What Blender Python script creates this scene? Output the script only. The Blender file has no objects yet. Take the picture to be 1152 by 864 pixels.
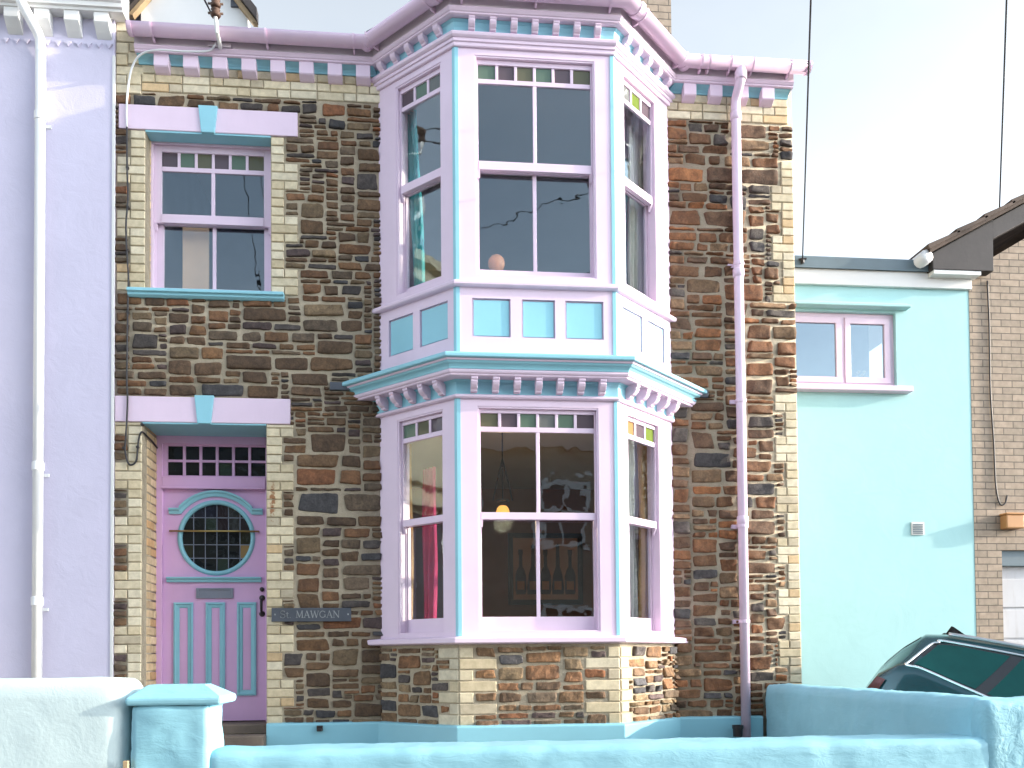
import bpy, math, random
import numpy as np
from mathutils import Matrix, Vector, noise

SC = bpy.context.scene
COL = SC.collection
S2 = math.sqrt(.5)
# ------------------------------------------------------------------ dimensions of the house (metres)
JL, JR, CL, CR, B = 2.1954, 4.7512, 2.8294, 4.1179, .6352      # bay: wall junctions, front corners, projection
W = 5.9                                                         # house width
SIDE = B / S2                                                   # length of a canted face
F_WALL = Matrix.Identity(4)


def frame(ox, oy, ang):
    return Matrix.Translation((ox, oy, 0)) @ Matrix.Rotation(ang, 4, 'Z')


F_FRONT = frame(0, -B, 0)
F_LEFT = frame(JL, 0, -math.pi / 4)
F_RIGHT = frame(CR, -B, math.pi / 4)

# ------------------------------------------------------------------ materials


def nodes(name):
    m = bpy.data.materials.new(name)
    m.use_nodes = True
    nt = m.node_tree
    return m, nt, nt.nodes['Principled BSDF']


def nd(nt, t, **kw):
    n = nt.nodes.new(t)
    for k, v in kw.items():
        if k in n.inputs:
            n.inputs[k].default_value = v
        else:
            setattr(n, k, v)
    return n


def noise_tex(nt, scale, detail=4, rough=.55, vec=None, dist=0):
    n = nd(nt, 'ShaderNodeTexNoise')
    n.inputs['Scale'].default_value = scale
    n.inputs['Detail'].default_value = detail
    n.inputs['Roughness'].default_value = rough
    n.inputs['Distortion'].default_value = dist
    if vec:
        nt.links.new(vec, n.inputs['Vector'])
    return n.outputs['Fac']


def ramp(nt, fac, a, b, c0=(0, 0, 0, 1), c1=(1, 1, 1, 1)):
    r = nd(nt, 'ShaderNodeValToRGB')
    r.color_ramp.elements[0].position = a
    r.color_ramp.elements[1].position = b
    r.color_ramp.elements[0].color = c0
    r.color_ramp.elements[1].color = c1
    nt.links.new(fac, r.inputs[0])
    return r.outputs[0]


def mix(nt, fac, a, b, mode='MIX'):
    m = nd(nt, 'ShaderNodeMix', data_type='RGBA', blend_type=mode)
    for sock, v in ((m.inputs[0], fac), (m.inputs[6], a), (m.inputs[7], b)):
        if hasattr(v, 'node'):
            nt.links.new(v, sock)
        elif isinstance(v, (int, float)):
            sock.default_value = v
        else:
            sock.default_value = (*v[:3], 1)
    return m.outputs[2]


def pos_coord(nt):
    return nd(nt, 'ShaderNodeTexCoord').outputs['Object']


def bump(nt, p, h, strength, dist=.01, prev=None):
    b = nd(nt, 'ShaderNodeBump')
    b.inputs['Strength'].default_value = strength
    b.inputs['Distance'].default_value = dist
    nt.links.new(h, b.inputs['Height'])
    if prev:
        nt.links.new(prev, b.inputs['Normal'])
    nt.links.new(b.outputs[0], p.inputs['Normal'])
    return b.outputs[0]


def paint(name, col, rough=.4, var=.06, bs=.15, bscale=60, dirt=0.0, dirtcol=(.25, .22, .2), big=None, metallic=0, coat=0, stretch=1, spec=.5):
    m, nt, p = nodes(name)
    v = pos_coord(nt)
    n1 = noise_tex(nt, 2.2, 6, .6, v)
    lo = tuple(c * (1 - var * 1.6) for c in col)
    hi = tuple(min(1, c * (1 + var)) for c in col)
    c = mix(nt, ramp(nt, n1, .3, .7), lo, hi)
    if dirt:
        mp = nd(nt, 'ShaderNodeMapping')
        mp.inputs['Scale'].default_value = (9, 9, 1.1)
        nt.links.new(v, mp.inputs['Vector'])
        d = noise_tex(nt, 1, 6, .7, mp.outputs[0])
        d = ramp(nt, d, .55, .85, (0, 0, 0, 1), (dirt, dirt, dirt, 1))
        c = mix(nt, d, c, dirtcol)
    nt.links.new(c, p.inputs['Base Color'])
    p.inputs['Roughness'].default_value = rough
    p.inputs['Metallic'].default_value = metallic
    p.inputs['Coat Weight'].default_value = coat
    p.inputs['Specular IOR Level'].default_value = spec
    prev = None
    if big:
        bv = v
        if stretch != 1:
            m3 = nd(nt, 'ShaderNodeMapping')
            m3.inputs['Scale'].default_value = (1, 1, stretch)
            nt.links.new(v, m3.inputs['Vector'])
            bv = m3.outputs[0]
        prev = bump(nt, p, noise_tex(nt, big[0], 5, .6, bv, .8), big[1], big[2])
    if bs:
        bump(nt, p, noise_tex(nt, bscale, 3, .5, v), bs, .003, prev)
    return m


M = {}
M['lilac'] = paint('lilac_paint', (.725, .575, .695), .42, .035, .12, 45, .10, (.42, .34, .42))
M['lilac_deep'] = paint('door_paint', (.70, .43, .68), .36, .04, .12, 40, .12, (.40, .22, .42))
M['cyan'] = paint('sky_blue_paint', (.26, .55, .64), .42, .04, .12, 45, .10, (.2, .42, .48))
M['fascia'] = paint('pale_lilac_fascia', (.66, .60, .64), .45, .05, .12, 40, .25, (.45, .38, .40))
M['gutter'] = paint('lilac_gutter', (.72, .54, .68), .3, .04, .05, 40, .15, (.5, .36, .5))
M['white'] = paint('white_paint', (.66, .66, .65), .42, .03, .1, 40, .12, (.55, .54, .5))
M['white_pipe'] = paint('white_pipe', (.74, .75, .76), .3, .02, .04)
M['lavender'] = paint('lavender_render', (.56, .53, .66), .75, .03, .35, 90, .10, (.46, .43, .58), (7, .25, .02))
M['annex'] = paint('aqua_render', (.355, .60, .61), .75, .025, .3, 120, .06, (.31, .55, .58), (4, .15, .02))
M['blue_wall'] = paint('blue_masonry_paint', (.25, .51, .60), .6, .05, .2, 60, .12, (.34, .60, .70), (7, .24, .02), stretch=2.6)
M['rough_wall'] = paint('roughcast_blue', (.25, .51, .60), .65, .07, .7, 34, .1, (.36, .60, .69), (14, .5, .02))
M['white_wall'] = paint('white_masonry_paint', (.53, .65, .66), .65, .025, .3, 70, .08, (.47, .56, .56), (6, .2, .02))
M['iron'] = paint('black_iron', (.025, .02, .02), .45, .2, .2)
M['cable'] = paint('black_cable', (.02, .018, .02), .5, .1, 0)
M['rust'] = paint('rusty_metal', (.10, .05, .03), .7, .5, .4, 50)
M['brass'] = paint('brass', (.5, .36, .14), .35, .1, .05, 40, 0, metallic=.9)
M['pewter'] = paint('painted_letter_plate', (.24, .26, .32), .4, .15, .1, 60, .2)
M['slate'] = paint('slate', (.075, .085, .105), .55, .25, .4, 30, .2, (.16, .16, .17))
M['slate_letter'] = paint('engraved_letters', (.30, .31, .31), .7, .2, 0)
M['flashing'] = paint('grey_flashing', (.12, .17, .20), .55, .1, .1)
M['step'] = paint('stone_step', (.17, .13, .10), .8, .3, .6, 30, .3, (.1, .08, .06))
M['dark_wood'] = paint('dark_timber', (.036, .029, .028), .6, .25, .3, 25)
M['tan_wood'] = paint('tan_timber', (.42, .30, .17), .6, .2, .2, 25)
M['tile'] = paint('roof_tile', (.10, .07, .055), .8, .4, .5, 20)
M['lead'] = paint('lead_dressing', (.075, .085, .105), .5, .15, .3, 20)
M['plaster'] = paint('brown_interior_wall', (.25, .12, .06), .8, .08, .1)
M['plaster_up'] = paint('grey_interior_wall', (.20, .20, .22), .8, .08, .1)
M['ceiling'] = paint('ceiling', (.5, .46, .42), .8, .03, 0)
M['carpet'] = paint('carpet', (.12, .08, .06), .9, .1, .2)
M['teal_cloth'] = paint('teal_cloth', (.05, .42, .44), .8, .12, .1)
M['pink_cloth'] = paint('magenta_cloth', (.62, .04, .16), .8, .12, .1)
M['ochre_cloth'] = paint('ochre_cloth', (.62, .38, .15), .8, .15, .1)
M['grey_cloth'] = paint('grey_cloth', (.42, .43, .42), .8, .1, .1)
M['pale_cloth'] = paint('pale_cloth', (.66, .66, .60), .8, .1, .1)
M['cream'] = paint('cream_paint', (.66, .58, .42), .6, .05, .1)
M['lit_peach'] = paint('lamplit_peach_paint', (.85, .52, .32), .5, .06, .05)  # colour raised in place of lamplight falling on the panel
M['pic_paper'] = paint('picture_paper', (.55, .33, .22), .7, .1, 0)
M['bottle_ink'] = paint('bottle_print', (.06, .035, .03), .6, .2, 0)
M['bottle_label'] = paint('bottle_label_print', (.50, .22, .05), .6, .2, 0)
M['black_wood'] = paint('black_frame', (.02, .015, .012), .4, .1, 0)
M['coral'] = paint('coral_glass', (.80, .30, .12), .4, .3, .2, 30)
M['tarmac'] = paint('tarmac', (.055, .055, .058), .85, .15, .6, 80)
M['paving'] = paint('paving', (.26, .25, .23), .85, .12, .4, 50)
M['gravel'] = paint('garden_gravel', (.28, .26, .23), .9, .25, .8, 60)
M['box_brown'] = paint('brown_plastic', (.50, .25, .10), .5, .08, .05)
M['garage'] = paint('garage_door_paint', (.50, .50, .52), .5, .05, .1, 40, .6, (.25, .2, .16))
M['rubber'] = paint('rubber', (.02, .02, .02), .7, .1, .1)
M['alloy'] = paint('alloy', (.55, .55, .56), .3, .05, 0, metallic=.9)
M['chrome'] = paint('chrome_trim', (.85, .85, .85), .12, .02, 0, metallic=1)
M['car_pane'] = paint('tinted_pane', (.006, .065, .060), .06, .15, 0, spec=.22)
M['red_lens'] = paint('red_lens', (.06, .012, .012), .15, .05, 0)
M['car'] = paint('teal_car_paint', (.008, .062, .075), .25, .05, 0, metallic=.35, coat=.8)
M['black_gloss'] = paint('black_gloss', (.012, .013, .014), .08, .1, 0, coat=.6)
M['seat'] = paint('car_seat', (.30, .33, .30), .7, .1, 0)
M['opp_wall'] = paint('opposite_render', (.30, .26, .21), .85, .1, .2)
M['opp_roof'] = paint('opposite_slate', (.12, .12, .14), .7, .15, .2)


def stone_mat():
    m, nt, p = nodes('rubble_stone')
    v = pos_coord(nt)
    a = nd(nt, 'ShaderNodeVertexColor', layer_name='Col').outputs['Color']
    n1 = noise_tex(nt, 14, 8, .65, v, .6)
    n2 = noise_tex(nt, 60, 5, .6, v)
    c = mix(nt, 1.0, a, ramp(nt, n1, .28, .72, (.50, .48, .47, 1), (1.5, 1.48, 1.42, 1)), 'MULTIPLY')
    c = mix(nt, 1.0, c, ramp(nt, n2, .3, .75, (.72, .72, .72, 1), (1.28, 1.26, 1.22, 1)), 'MULTIPLY')
    lich = ramp(nt, noise_tex(nt, 5.5, 8, .7, v), .62, .74, (0, 0, 0, 1), (.35, .35, .35, 1))
    c = mix(nt, lich, c, (.20, .165, .12))
    nt.links.new(c, p.inputs['Base Color'])
    p.inputs['Roughness'].default_value = .82
    pr = bump(nt, p, noise_tex(nt, 26, 8, .68, v, .4), .75, .012)
    bump(nt, p, noise_tex(nt, 130, 4, .6, v), .35, .003, pr)
    return m


def mortar_mat():
    m, nt, p = nodes('lime_mortar')
    v = pos_coord(nt)
    c = mix(nt, ramp(nt, noise_tex(nt, 9, 8, .7, v), .3, .7), (.29, .235, .165), (.44, .37, .265))
    c = mix(nt, ramp(nt, noise_tex(nt, 120, 3, .6, v), .35, .7, (0, 0, 0, 1), (.4, .4, .4, 1)), c, (.52, .46, .35))
    c = mix(nt, ramp(nt, noise_tex(nt, 2.1, 6, .7, v), .55, .75, (0, 0, 0, 1), (.4, .4, .4, 1)), c, (.20, .155, .11))
    nt.links.new(c, p.inputs['Base Color'])
    p.inputs['Roughness'].default_value = .92
    pr = bump(nt, p, noise_tex(nt, 22, 6, .65, v), .8, .012)
    bump(nt, p, noise_tex(nt, 140, 3, .6, v), .5, .004, pr)
    return m


def brick_mat():
    m, nt, p = nodes('cream_brick')
    v = pos_coord(nt)
    a = nd(nt, 'ShaderNodeVertexColor', layer_name='Col').outputs['Color']
    n1 = noise_tex(nt, 18, 7, .65, v)
    c = mix(nt, 1.0, a, ramp(nt, n1, .3, .7, (.80, .78, .74, 1), (1.14, 1.13, 1.12, 1)), 'MULTIPLY')
    spots = ramp(nt, noise_tex(nt, 45, 5, .65, v), .70, .78, (0, 0, 0, 1), (.45, .45, .45, 1))
    c = mix(nt, spots, c, (.24, .15, .08))
    soot = ramp(nt, noise_tex(nt, 3, 7, .7, v), .56, .78, (0, 0, 0, 1), (.2, .2, .2, 1))
    c = mix(nt, soot, c, (.32, .26, .18))
    # rust run-off from old hinge pins in the jamb right of the door
    sx = nd(nt, 'ShaderNodeSeparateXYZ')
    nt.links.new(v, sx.inputs[0])

    def mth(op, a, b_):
        n = nd(nt, 'ShaderNodeMath', operation=op)
        for q, x in enumerate((a, b_)):
            if hasattr(x, 'node'):
                nt.links.new(x, n.inputs[q])
            else:
                n.inputs[q].default_value = x
        return n.outputs[0]
    dx = mth('DIVIDE', mth('SUBTRACT', sx.outputs[0], 1.297), .034)
    dz = mth('DIVIDE', mth('SUBTRACT', sx.outputs[2], 1.93), .22)
    rr = mth('SUBTRACT', 1.0, mth('ADD', mth('MULTIPLY', dx, dx), mth('MULTIPLY', dz, dz)))
    rust = ramp(nt, mth('ADD', mth('MULTIPLY', rr, .35), noise_tex(nt, 30, 5, .7, v)), .70, .80, (0, 0, 0, 1), (.85, .85, .85, 1))
    rust = mth('MULTIPLY', rust, ramp(nt, rr, .0, .15))
    c = mix(nt, rust, c, (.26, .085, .02))
    nt.links.new(c, p.inputs['Base Color'])
    p.inputs['Roughness'].default_value = .8
    bump(nt, p, noise_tex(nt, 70, 6, .6, v), .35, .004)
    return m


def glass_mat(name, tint=(.96, .97, .96), refl=1.5, wav=.02, base=.0, milky=0):
    m = bpy.data.materials.new(name)
    m.use_nodes = True
    nt = m.node_tree
    for n in list(nt.nodes):
        nt.nodes.remove(n)
    out = nd(nt, 'ShaderNodeOutputMaterial')
    tr = nd(nt, 'ShaderNodeBsdfTransparent')
    tr.inputs[0].default_value = (*tint, 1)
    gl = nd(nt, 'ShaderNodeBsdfGlossy')
    gl.inputs['Roughness'].default_value = .01
    gl.inputs['Color'].default_value = (.78, .90, 1, 1)
    fr = nd(nt, 'ShaderNodeLayerWeight')
    fr.inputs['Blend'].default_value = .5
    pw = nd(nt, 'ShaderNodeMath', operation='POWER')
    pw.inputs[1].default_value = 5
    nt.links.new(fr.outputs['Facing'], pw.inputs[0])
    mu = nd(nt, 'ShaderNodeMath', operation='MULTIPLY_ADD')
    mu.inputs[1].default_value = .95
    mu.inputs[2].default_value = .042 * refl + base
    mu.use_clamp = True
    nt.links.new(pw.outputs[0], mu.inputs[0])
    mx = nd(nt, 'ShaderNodeMixShader')
    nt.links.new(mu.outputs[0], mx.inputs[0])
    nt.links.new(tr.outputs[0], mx.inputs[1])
    nt.links.new(gl.outputs[0], mx.inputs[2])
    v = pos_coord(nt)
    b = nd(nt, 'ShaderNodeBump')
    b.inputs['Strength'].default_value = wav
    b.inputs['Distance'].default_value = .05
    nt.links.new(noise_tex(nt, 4.5, 2, .4, v), b.inputs['Height'])
    nt.links.new(b.outputs[0], gl.inputs['Normal'])
    nt.links.new(b.outputs[0], fr.inputs['Normal'])
    res = mx.outputs[0]
    if milky:
        df = nd(nt, 'ShaderNodeBsdfDiffuse')
        df.inputs[0].default_value = (*(min(1, c * 1.25) for c in tint), 1)
        m2 = nd(nt, 'ShaderNodeMixShader')
        m2.inputs[0].default_value = milky
        nt.links.new(res, m2.inputs[1])
        nt.links.new(df.outputs[0], m2.inputs[2])
        res = m2.outputs[0]
    nt.links.new(res, out.inputs[0])
    return m


def emit_mat(name, col, s):
    m, nt, p = nodes(name)
    p.inputs['Base Color'].default_value = (*col, 1)
    p.inputs['Emission Color'].default_value = (*col, 1)
    p.inputs['Emission Strength'].default_value = s
    return m


def cement_brick():
    m, nt, p = nodes('buff_brickwork')
    tc = nd(nt, 'ShaderNodeTexCoord').outputs['Object']
    sx = nd(nt, 'ShaderNodeSeparateXYZ')
    nt.links.new(tc, sx.inputs[0])
    ad = nd(nt, 'ShaderNodeMath', operation='ADD')
    nt.links.new(sx.outputs[0], ad.inputs[0])
    nt.links.new(sx.outputs[1], ad.inputs[1])
    cb = nd(nt, 'ShaderNodeCombineXYZ')
    nt.links.new(ad.outputs[0], cb.inputs[0])
    nt.links.new(sx.outputs[2], cb.inputs[1])
    br = nd(nt, 'ShaderNodeTexBrick')
    br.inputs['Scale'].default_value = 1
    br.inputs['Brick Width'].default_value = .225
    br.inputs['Row Height'].default_value = .075
    br.inputs['Mortar Size'].default_value = .0055
    br.inputs['Mortar Smooth'].default_value = .25
    br.inputs['Bias'].default_value = .1
    br.inputs['Color1'].default_value = (.40, .31, .235, 1)
    br.inputs['Color2'].default_value = (.32, .255, .195, 1)
    br.inputs['Mortar'].default_value = (.15, .125, .10, 1)
    nt.links.new(cb.outputs[0], br.inputs['Vector'])
    n = noise_tex(nt, 16, 6, .65, tc)
    c = mix(nt, 1.0, br.outputs['Color'], ramp(nt, n, .3, .7, (.8, .8, .8, 1), (1.15, 1.15, 1.15, 1)), 'MULTIPLY')
    nt.links.new(c, p.inputs['Base Color'])
    p.inputs['Roughness'].default_value = .85
    inv = nd(nt, 'ShaderNodeMath', operation='SUBTRACT')
    inv.inputs[0].default_value = 1
    nt.links.new(br.outputs['Fac'], inv.inputs[1])
    pr = bump(nt, p, inv.outputs[0], .9, .008)
    bump(nt, p, noise_tex(nt, 90, 4, .6, tc), .3, .003, pr)
    return m


M['stone'] = stone_mat()
M['mortar'] = mortar_mat()
M['brick'] = brick_mat()
M['buff'] = cement_brick()
M['glass'] = glass_mat('window_glass', (.93, .95, .94), 1.9, .035)
M['glass_old'] = glass_mat('front_window_glass', (.93, .95, .94), 1.8, .035)
M['car_glass'] = glass_mat('car_glass', (.10, .30, .26), 1.3, .0)
M['bright_glass'] = glass_mat('modern_glass', (.8, .85, .85), 1.5, .02, .12)
for k, c in dict(st_green=(.17, .25, .19), st_plum=(.17, .13, .15), st_olive=(.19, .185, .12), st_grey=(.22, .23, .22),
                 st_amber=(.42, .27, .12), st_blue=(.12, .13, .2), st_dark=(.08, .09, .09), st_lime=(.20, .27, .06)).items():
    M[k] = glass_mat('stained_' + k[3:], c, 1.0, .15, 0, .10 if k == 'st_dark' else .5)
    M[k.replace('st_', 'door_')] = glass_mat('door_glass_' + k[3:], c, .8, .15, 0, .5 if k == 'st_amber' else .13)
M['lamp'] = emit_mat('lamp_glow', (1, .45, .10), .55)
M['bulb'] = emit_mat('bulb_glow', (1, .72, .32), 2)

# ------------------------------------------------------------------ mesh building


class MB:
    def __init__(s, M4=None):
        s.v, s.f, s.m, s.c = [], [], [], []
        s.M = M4 or F_WALL
        s.slots = []

    def slot(s, k):
        if k not in s.slots:
            s.slots.append(k)
        return s.slots.index(k)

    def face(s, pts, mk, col=None, M4=None):
        Mx = M4 or s.M
        i0 = len(s.v)
        s.v += [tuple(Mx @ Vector(p)) for p in pts]
        s.f.append(tuple(range(i0, i0 + len(pts))))
        s.m.append(s.slot(mk))
        s.c.append(col)

    def raw(s, verts, faces, mk, col=None, M4=None):
        Mx = M4 or s.M
        i0 = len(s.v)
        s.v += [tuple(Mx @ Vector(p)) for p in verts]
        k = s.slot(mk)
        for f in faces:
            s.f.append(tuple(i + i0 for i in f))
            s.m.append(k)
            s.c.append(col)

    def box(s, a0, a1, b0, b1, c0, c1, mk, col=None, M4=None):
        v = [(a0, b0, c0), (a1, b0, c0), (a1, b1, c0), (a0, b1, c0), (a0, b0, c1), (a1, b0, c1), (a1, b1, c1), (a0, b1, c1)]
        s.raw(v, [(0, 3, 2, 1), (4, 5, 6, 7), (0, 1, 5, 4), (1, 2, 6, 5), (2, 3, 7, 6), (3, 0, 4, 7)], mk, col, M4)

    def prism(s, poly, u0, u1, mk, axis='u', M4=None, col=None):
        """poly in (n,z) extruded along u  (axis 'u'), or poly in (u,z) extruded along n (axis 'n')"""
        n = len(poly)
        if axis == 'u':
            v = [(u0, p, q) for p, q in poly] + [(u1, p, q) for p, q in poly]
        elif axis == 'n':
            v = [(p, u0, q) for p, q in poly] + [(p, u1, q) for p, q in poly]
        else:
            v = [(p, q, u0) for p, q in poly] + [(p, q, u1) for p, q in poly]
        f = [tuple(range(n))[::-1], tuple(range(n, 2 * n))]
        f += [(i, (i + 1) % n, n + (i + 1) % n, n + i) for i in range(n)]
        s.raw(v, f, mk, col, M4)

    def tube(s, pts, r, mk, sides=8, closed=False, M4=None, caps=True):
        P = [Vector(p) for p in pts]
        n = len(P)
        up = None
        v, f = [], []
        for i, p in enumerate(P):
            if closed:
                t = (P[(i + 1) % n] - P[i - 1]).normalized()
            else:
                t = (P[min(i + 1, n - 1)] - P[max(i - 1, 0)]).normalized()
            if up is None:
                up = Vector((0, 0, 1)) if abs(t.z) < .9 else Vector((1, 0, 0))
            a = up - t * up.dot(t)
            a.normalize()
            up = a
            b = t.cross(a)
            rr = r[i] if isinstance(r, (list, tuple)) else r
            v += [tuple(p + a * rr * math.cos(2 * math.pi * k / sides) + b * rr * math.sin(2 * math.pi * k / sides)) for k in range(sides)]
        for i in range(n if closed else n - 1):
            j = (i + 1) % n
            for k in range(sides):
                k2 = (k + 1) % sides
                f.append((i * sides + k, j * sides + k, j * sides + k2, i * sides + k2)[::-1])
        if caps and not closed:
            f.append(tuple(range(sides)))
            f.append(tuple((n - 1) * sides + k for k in range(sides))[::-1])
        s.raw(v, f, mk, None, M4)

    def lathe(s, prof, mk, c=(0, 0, 0), seg=20, axis='z', M4=None):
        v, f = [], []
        n = len(prof)
        for k in range(seg):
            a = 2 * math.pi * k / seg
            for r, h in prof:
                if axis == 'z':
                    v.append((c[0] + r * math.cos(a), c[1] + r * math.sin(a), c[2] + h))
                else:   # axis n (y)
                    v.append((c[0] + r * math.cos(a), c[1] + h, c[2] + r * math.sin(a)))
        for k in range(seg):
            k2 = (k + 1) % seg
            for i in range(n - 1):
                f.append((k * n + i, k2 * n + i, k2 * n + i + 1, k * n + i + 1))
        s.raw(v, f, mk, None, M4)

    def sweep(s, prof, path, mk, closed=False):
        """prof: (e,z) list; path: (x,y,mx,my,dz): each profile point goes to (x+mx*e, y+my*e, z+dz).  mk may be a list per segment"""
        n = len(prof)
        i0 = len(s.v)
        for (x, y, mx, my, dz) in path:
            s.v += [(x + mx * e, y + my * e, z + dz) for e, z in prof]
        for i in range(len(path) - 1):
            for k in range(n if closed else n - 1):
                k2 = (k + 1) % n
                s.f.append((i0 + i * n + k, i0 + (i + 1) * n + k, i0 + (i + 1) * n + k2, i0 + i * n + k2))
                s.m.append(s.slot(mk[k] if isinstance(mk, list) else mk))
                s.c.append(None)
        for i in (0, len(path) - 1):
            s.f.append(tuple(i0 + i * n + k for k in range(n)))
            s.m.append(s.slot(mk[0] if isinstance(mk, list) else mk))
            s.c.append(None)

    def build(s, name, parent=None, bevel=0, smooth=False, origin=None, fix=True):
        me = bpy.data.meshes.new(name)
        vs = s.v
        if origin is None and parent is None:
            a = np.array(vs)
            lo, hi = a.min(0), a.max(0)
            origin = ((lo[0] + hi[0]) / 2, (lo[1] + hi[1]) / 2, lo[2])
        if origin is not None:
            vs = [(x - origin[0], y - origin[1], z - origin[2]) for x, y, z in vs]
        me.from_pydata(vs, [], s.f)
        for k in s.slots:
            me.materials.append(M[k])
        me.polygons.foreach_set('material_index', s.m)
        if any(c is not None for c in s.c):
            at = me.color_attributes.new('Col', 'FLOAT_COLOR', 'CORNER')
            arr = np.ones((len(me.loops), 4), np.float32)
            ls = np.zeros(len(me.polygons), np.int32)
            lt = np.zeros(len(me.polygons), np.int32)
            me.polygons.foreach_get('loop_start', ls)
            me.polygons.foreach_get('loop_total', lt)
            cc = np.array([c if c is not None else (1, 1, 1) for c in s.c], np.float32)
            arr[:, :3] = np.repeat(cc, lt, axis=0)
            at.data.foreach_set('color', arr.ravel())
        if fix:
            import bmesh
            bm = bmesh.new()
            bm.from_mesh(me)
            bmesh.ops.remove_doubles(bm, verts=bm.verts, dist=1e-5)
            bmesh.ops.recalc_face_normals(bm, faces=bm.faces)
            bm.to_mesh(me)
            bm.free()
        if smooth:
            me.polygons.foreach_set('use_smooth', [True] * len(me.polygons))
        me.update()
        o = bpy.data.objects.new(name, me)
        COL.objects.link(o)
        if origin is not None:
            o.location = origin
        if parent is not None:
            attach(o, parent)
        if bevel:
            md = o.modifiers.new('Bevel', 'BEVEL')
            md.width = bevel
            md.segments = 2
            md.limit_method = 'ANGLE'
            md.angle_limit = math.radians(40)
        return o


def wloc(o):
    l = Vector(o.location)
    while o.parent:
        o = o.parent
        l = l + Vector(o.location)
    return l


def attach(o, p):
    o.parent = p
    # every parent here is unrotated, so a plain shift keeps the child where it was built
    o.location = Vector(o.location) - WPOS.get(p.name, Vector((0, 0, 0)))
    WPOS[o.name] = WPOS.get(p.name, Vector((0, 0, 0))) + Vector(o.location)


WPOS = {}


def tag(o, label, cat, group=None, kind=None):
    if label:
        o['label'] = label
    if cat:
        o['category'] = cat
    if group:
        o['group'] = group
    if kind:
        o['kind'] = kind
    return o


def thing(name, loc, label, cat, group=None):
    o = bpy.data.objects.new(name, None)
    o.empty_display_size = .2
    COL.objects.link(o)
    o.location = loc
    WPOS[o.name] = Vector(loc)
    return tag(o, label, cat, group)


def structure(o):
    o['kind'] = 'structure'
    return o


# ------------------------------------------------------------------ masonry
STONE_COLS = [((.125, .073, .038), 5), ((.140, .070, .034), 2.4), ((.155, .108, .062), 3), ((.095, .058, .034), 5), ((.060, .050, .047), 2.2), ((.075, .052, .050), 2.0),
              ((.16, .085, .040), 1.6), ((.115, .082, .055), 2.0), ((.048, .046, .050), 1.2), ((.18, .075, .034), .9)]


SUNLIT_RUST_COLS = [((.125, .062, .030), 5), ((.15, .066, .029), 3), ((.10, .056, .033), 4), ((.07, .058, .052), 1.4), ((.17, .105, .058), 2.4), ((.055, .050, .052), 1.0), ((.22, .09, .035), 1.4)]  # rusty stones of the right wall, with sunlit warmth put into the colour


def pick_col(rng, light=1.0, rusty=False):
    tab = SUNLIT_RUST_COLS if rusty else STONE_COLS  # rusty picks the table that has sunlight mixed into its tones
    c = rng.choices([a for a, b in tab], [b for a, b in tab])[0]
    k = rng.uniform(.75, 1.25) * light
    return tuple(x * k for x in c)


def pack(u0, u1, z0, z1, solid, rng, cell=.02, hw=None, asp=(1.25, 3.3)):
    nx, nz = int(round((u1 - u0) / cell)), int(round((z1 - z0) / cell))
    occ = [[not solid(u0 + (i + .5) * cell, z0 + (j + .5) * cell) for i in range(nx)] for j in range(nz)]
    joints = [set() for _ in range(nz + 12)]
    out = []
    hs, ws = hw or ([2, 3, 4, 5, 6, 7, 8, 9, 10], [1.6, 3.4, 4.4, 4.4, 3.2, 1.7, .9, .35, .1])
    for j in range(nz):
        lastT = None
        i = 0
        while i < nx:
            if occ[j][i]:
                i += 1
                continue
            run = 0
            while i + run < nx and not occ[j][i + run] and run < 60:
                run += 1
            h = rng.choices(hs, ws)[0]
            if lastT and 2 <= lastT - j <= 10 and rng.random() < .78:
                h = lastT - j
            h = min(h, nz - j)
            if nz - j - h == 1:
                h += 1
            w = max(5, min(19, int(h * rng.uniform(*asp)) + 1))
            if h <= 3:
                w = max(w, rng.randint(6, 13))
            if w > run:
                w = run
            elif run - w < 4:
                w = run if run <= w + 2 else max(4, run - 4)
            w = min(w, run)
            if h > w * .8:
                h = max(2, int(w * rng.uniform(.45, .8)))
            h = min(h, nz - j)

            below = joints[j]
            for tr in (0, 1, -1, 2, -2, 3):
                if 4 <= w + tr <= run and (i + w + tr) not in below and (w + tr == run or run - w - tr >= 3):
                    w += tr
                    break

            def free(hh):
                return all(not occ[jj][ii] for jj in range(j, j + hh) for ii in range(i, i + w))
            while h > 1 and not free(h):
                h -= 1
            for jj in range(j, j + h):
                for ii in range(i, i + w):
                    occ[jj][ii] = True
            for jj in range(j, j + h + 1):
                joints[jj].update((i, i + w))
            lastT = j + h
            if h >= 2 and w >= 2 or w >= 5:
                out.append((u0 + i * cell, u0 + (i + w) * cell, z0 + j * cell, z0 + (j + h) * cell))
            i += w
    return out


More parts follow.
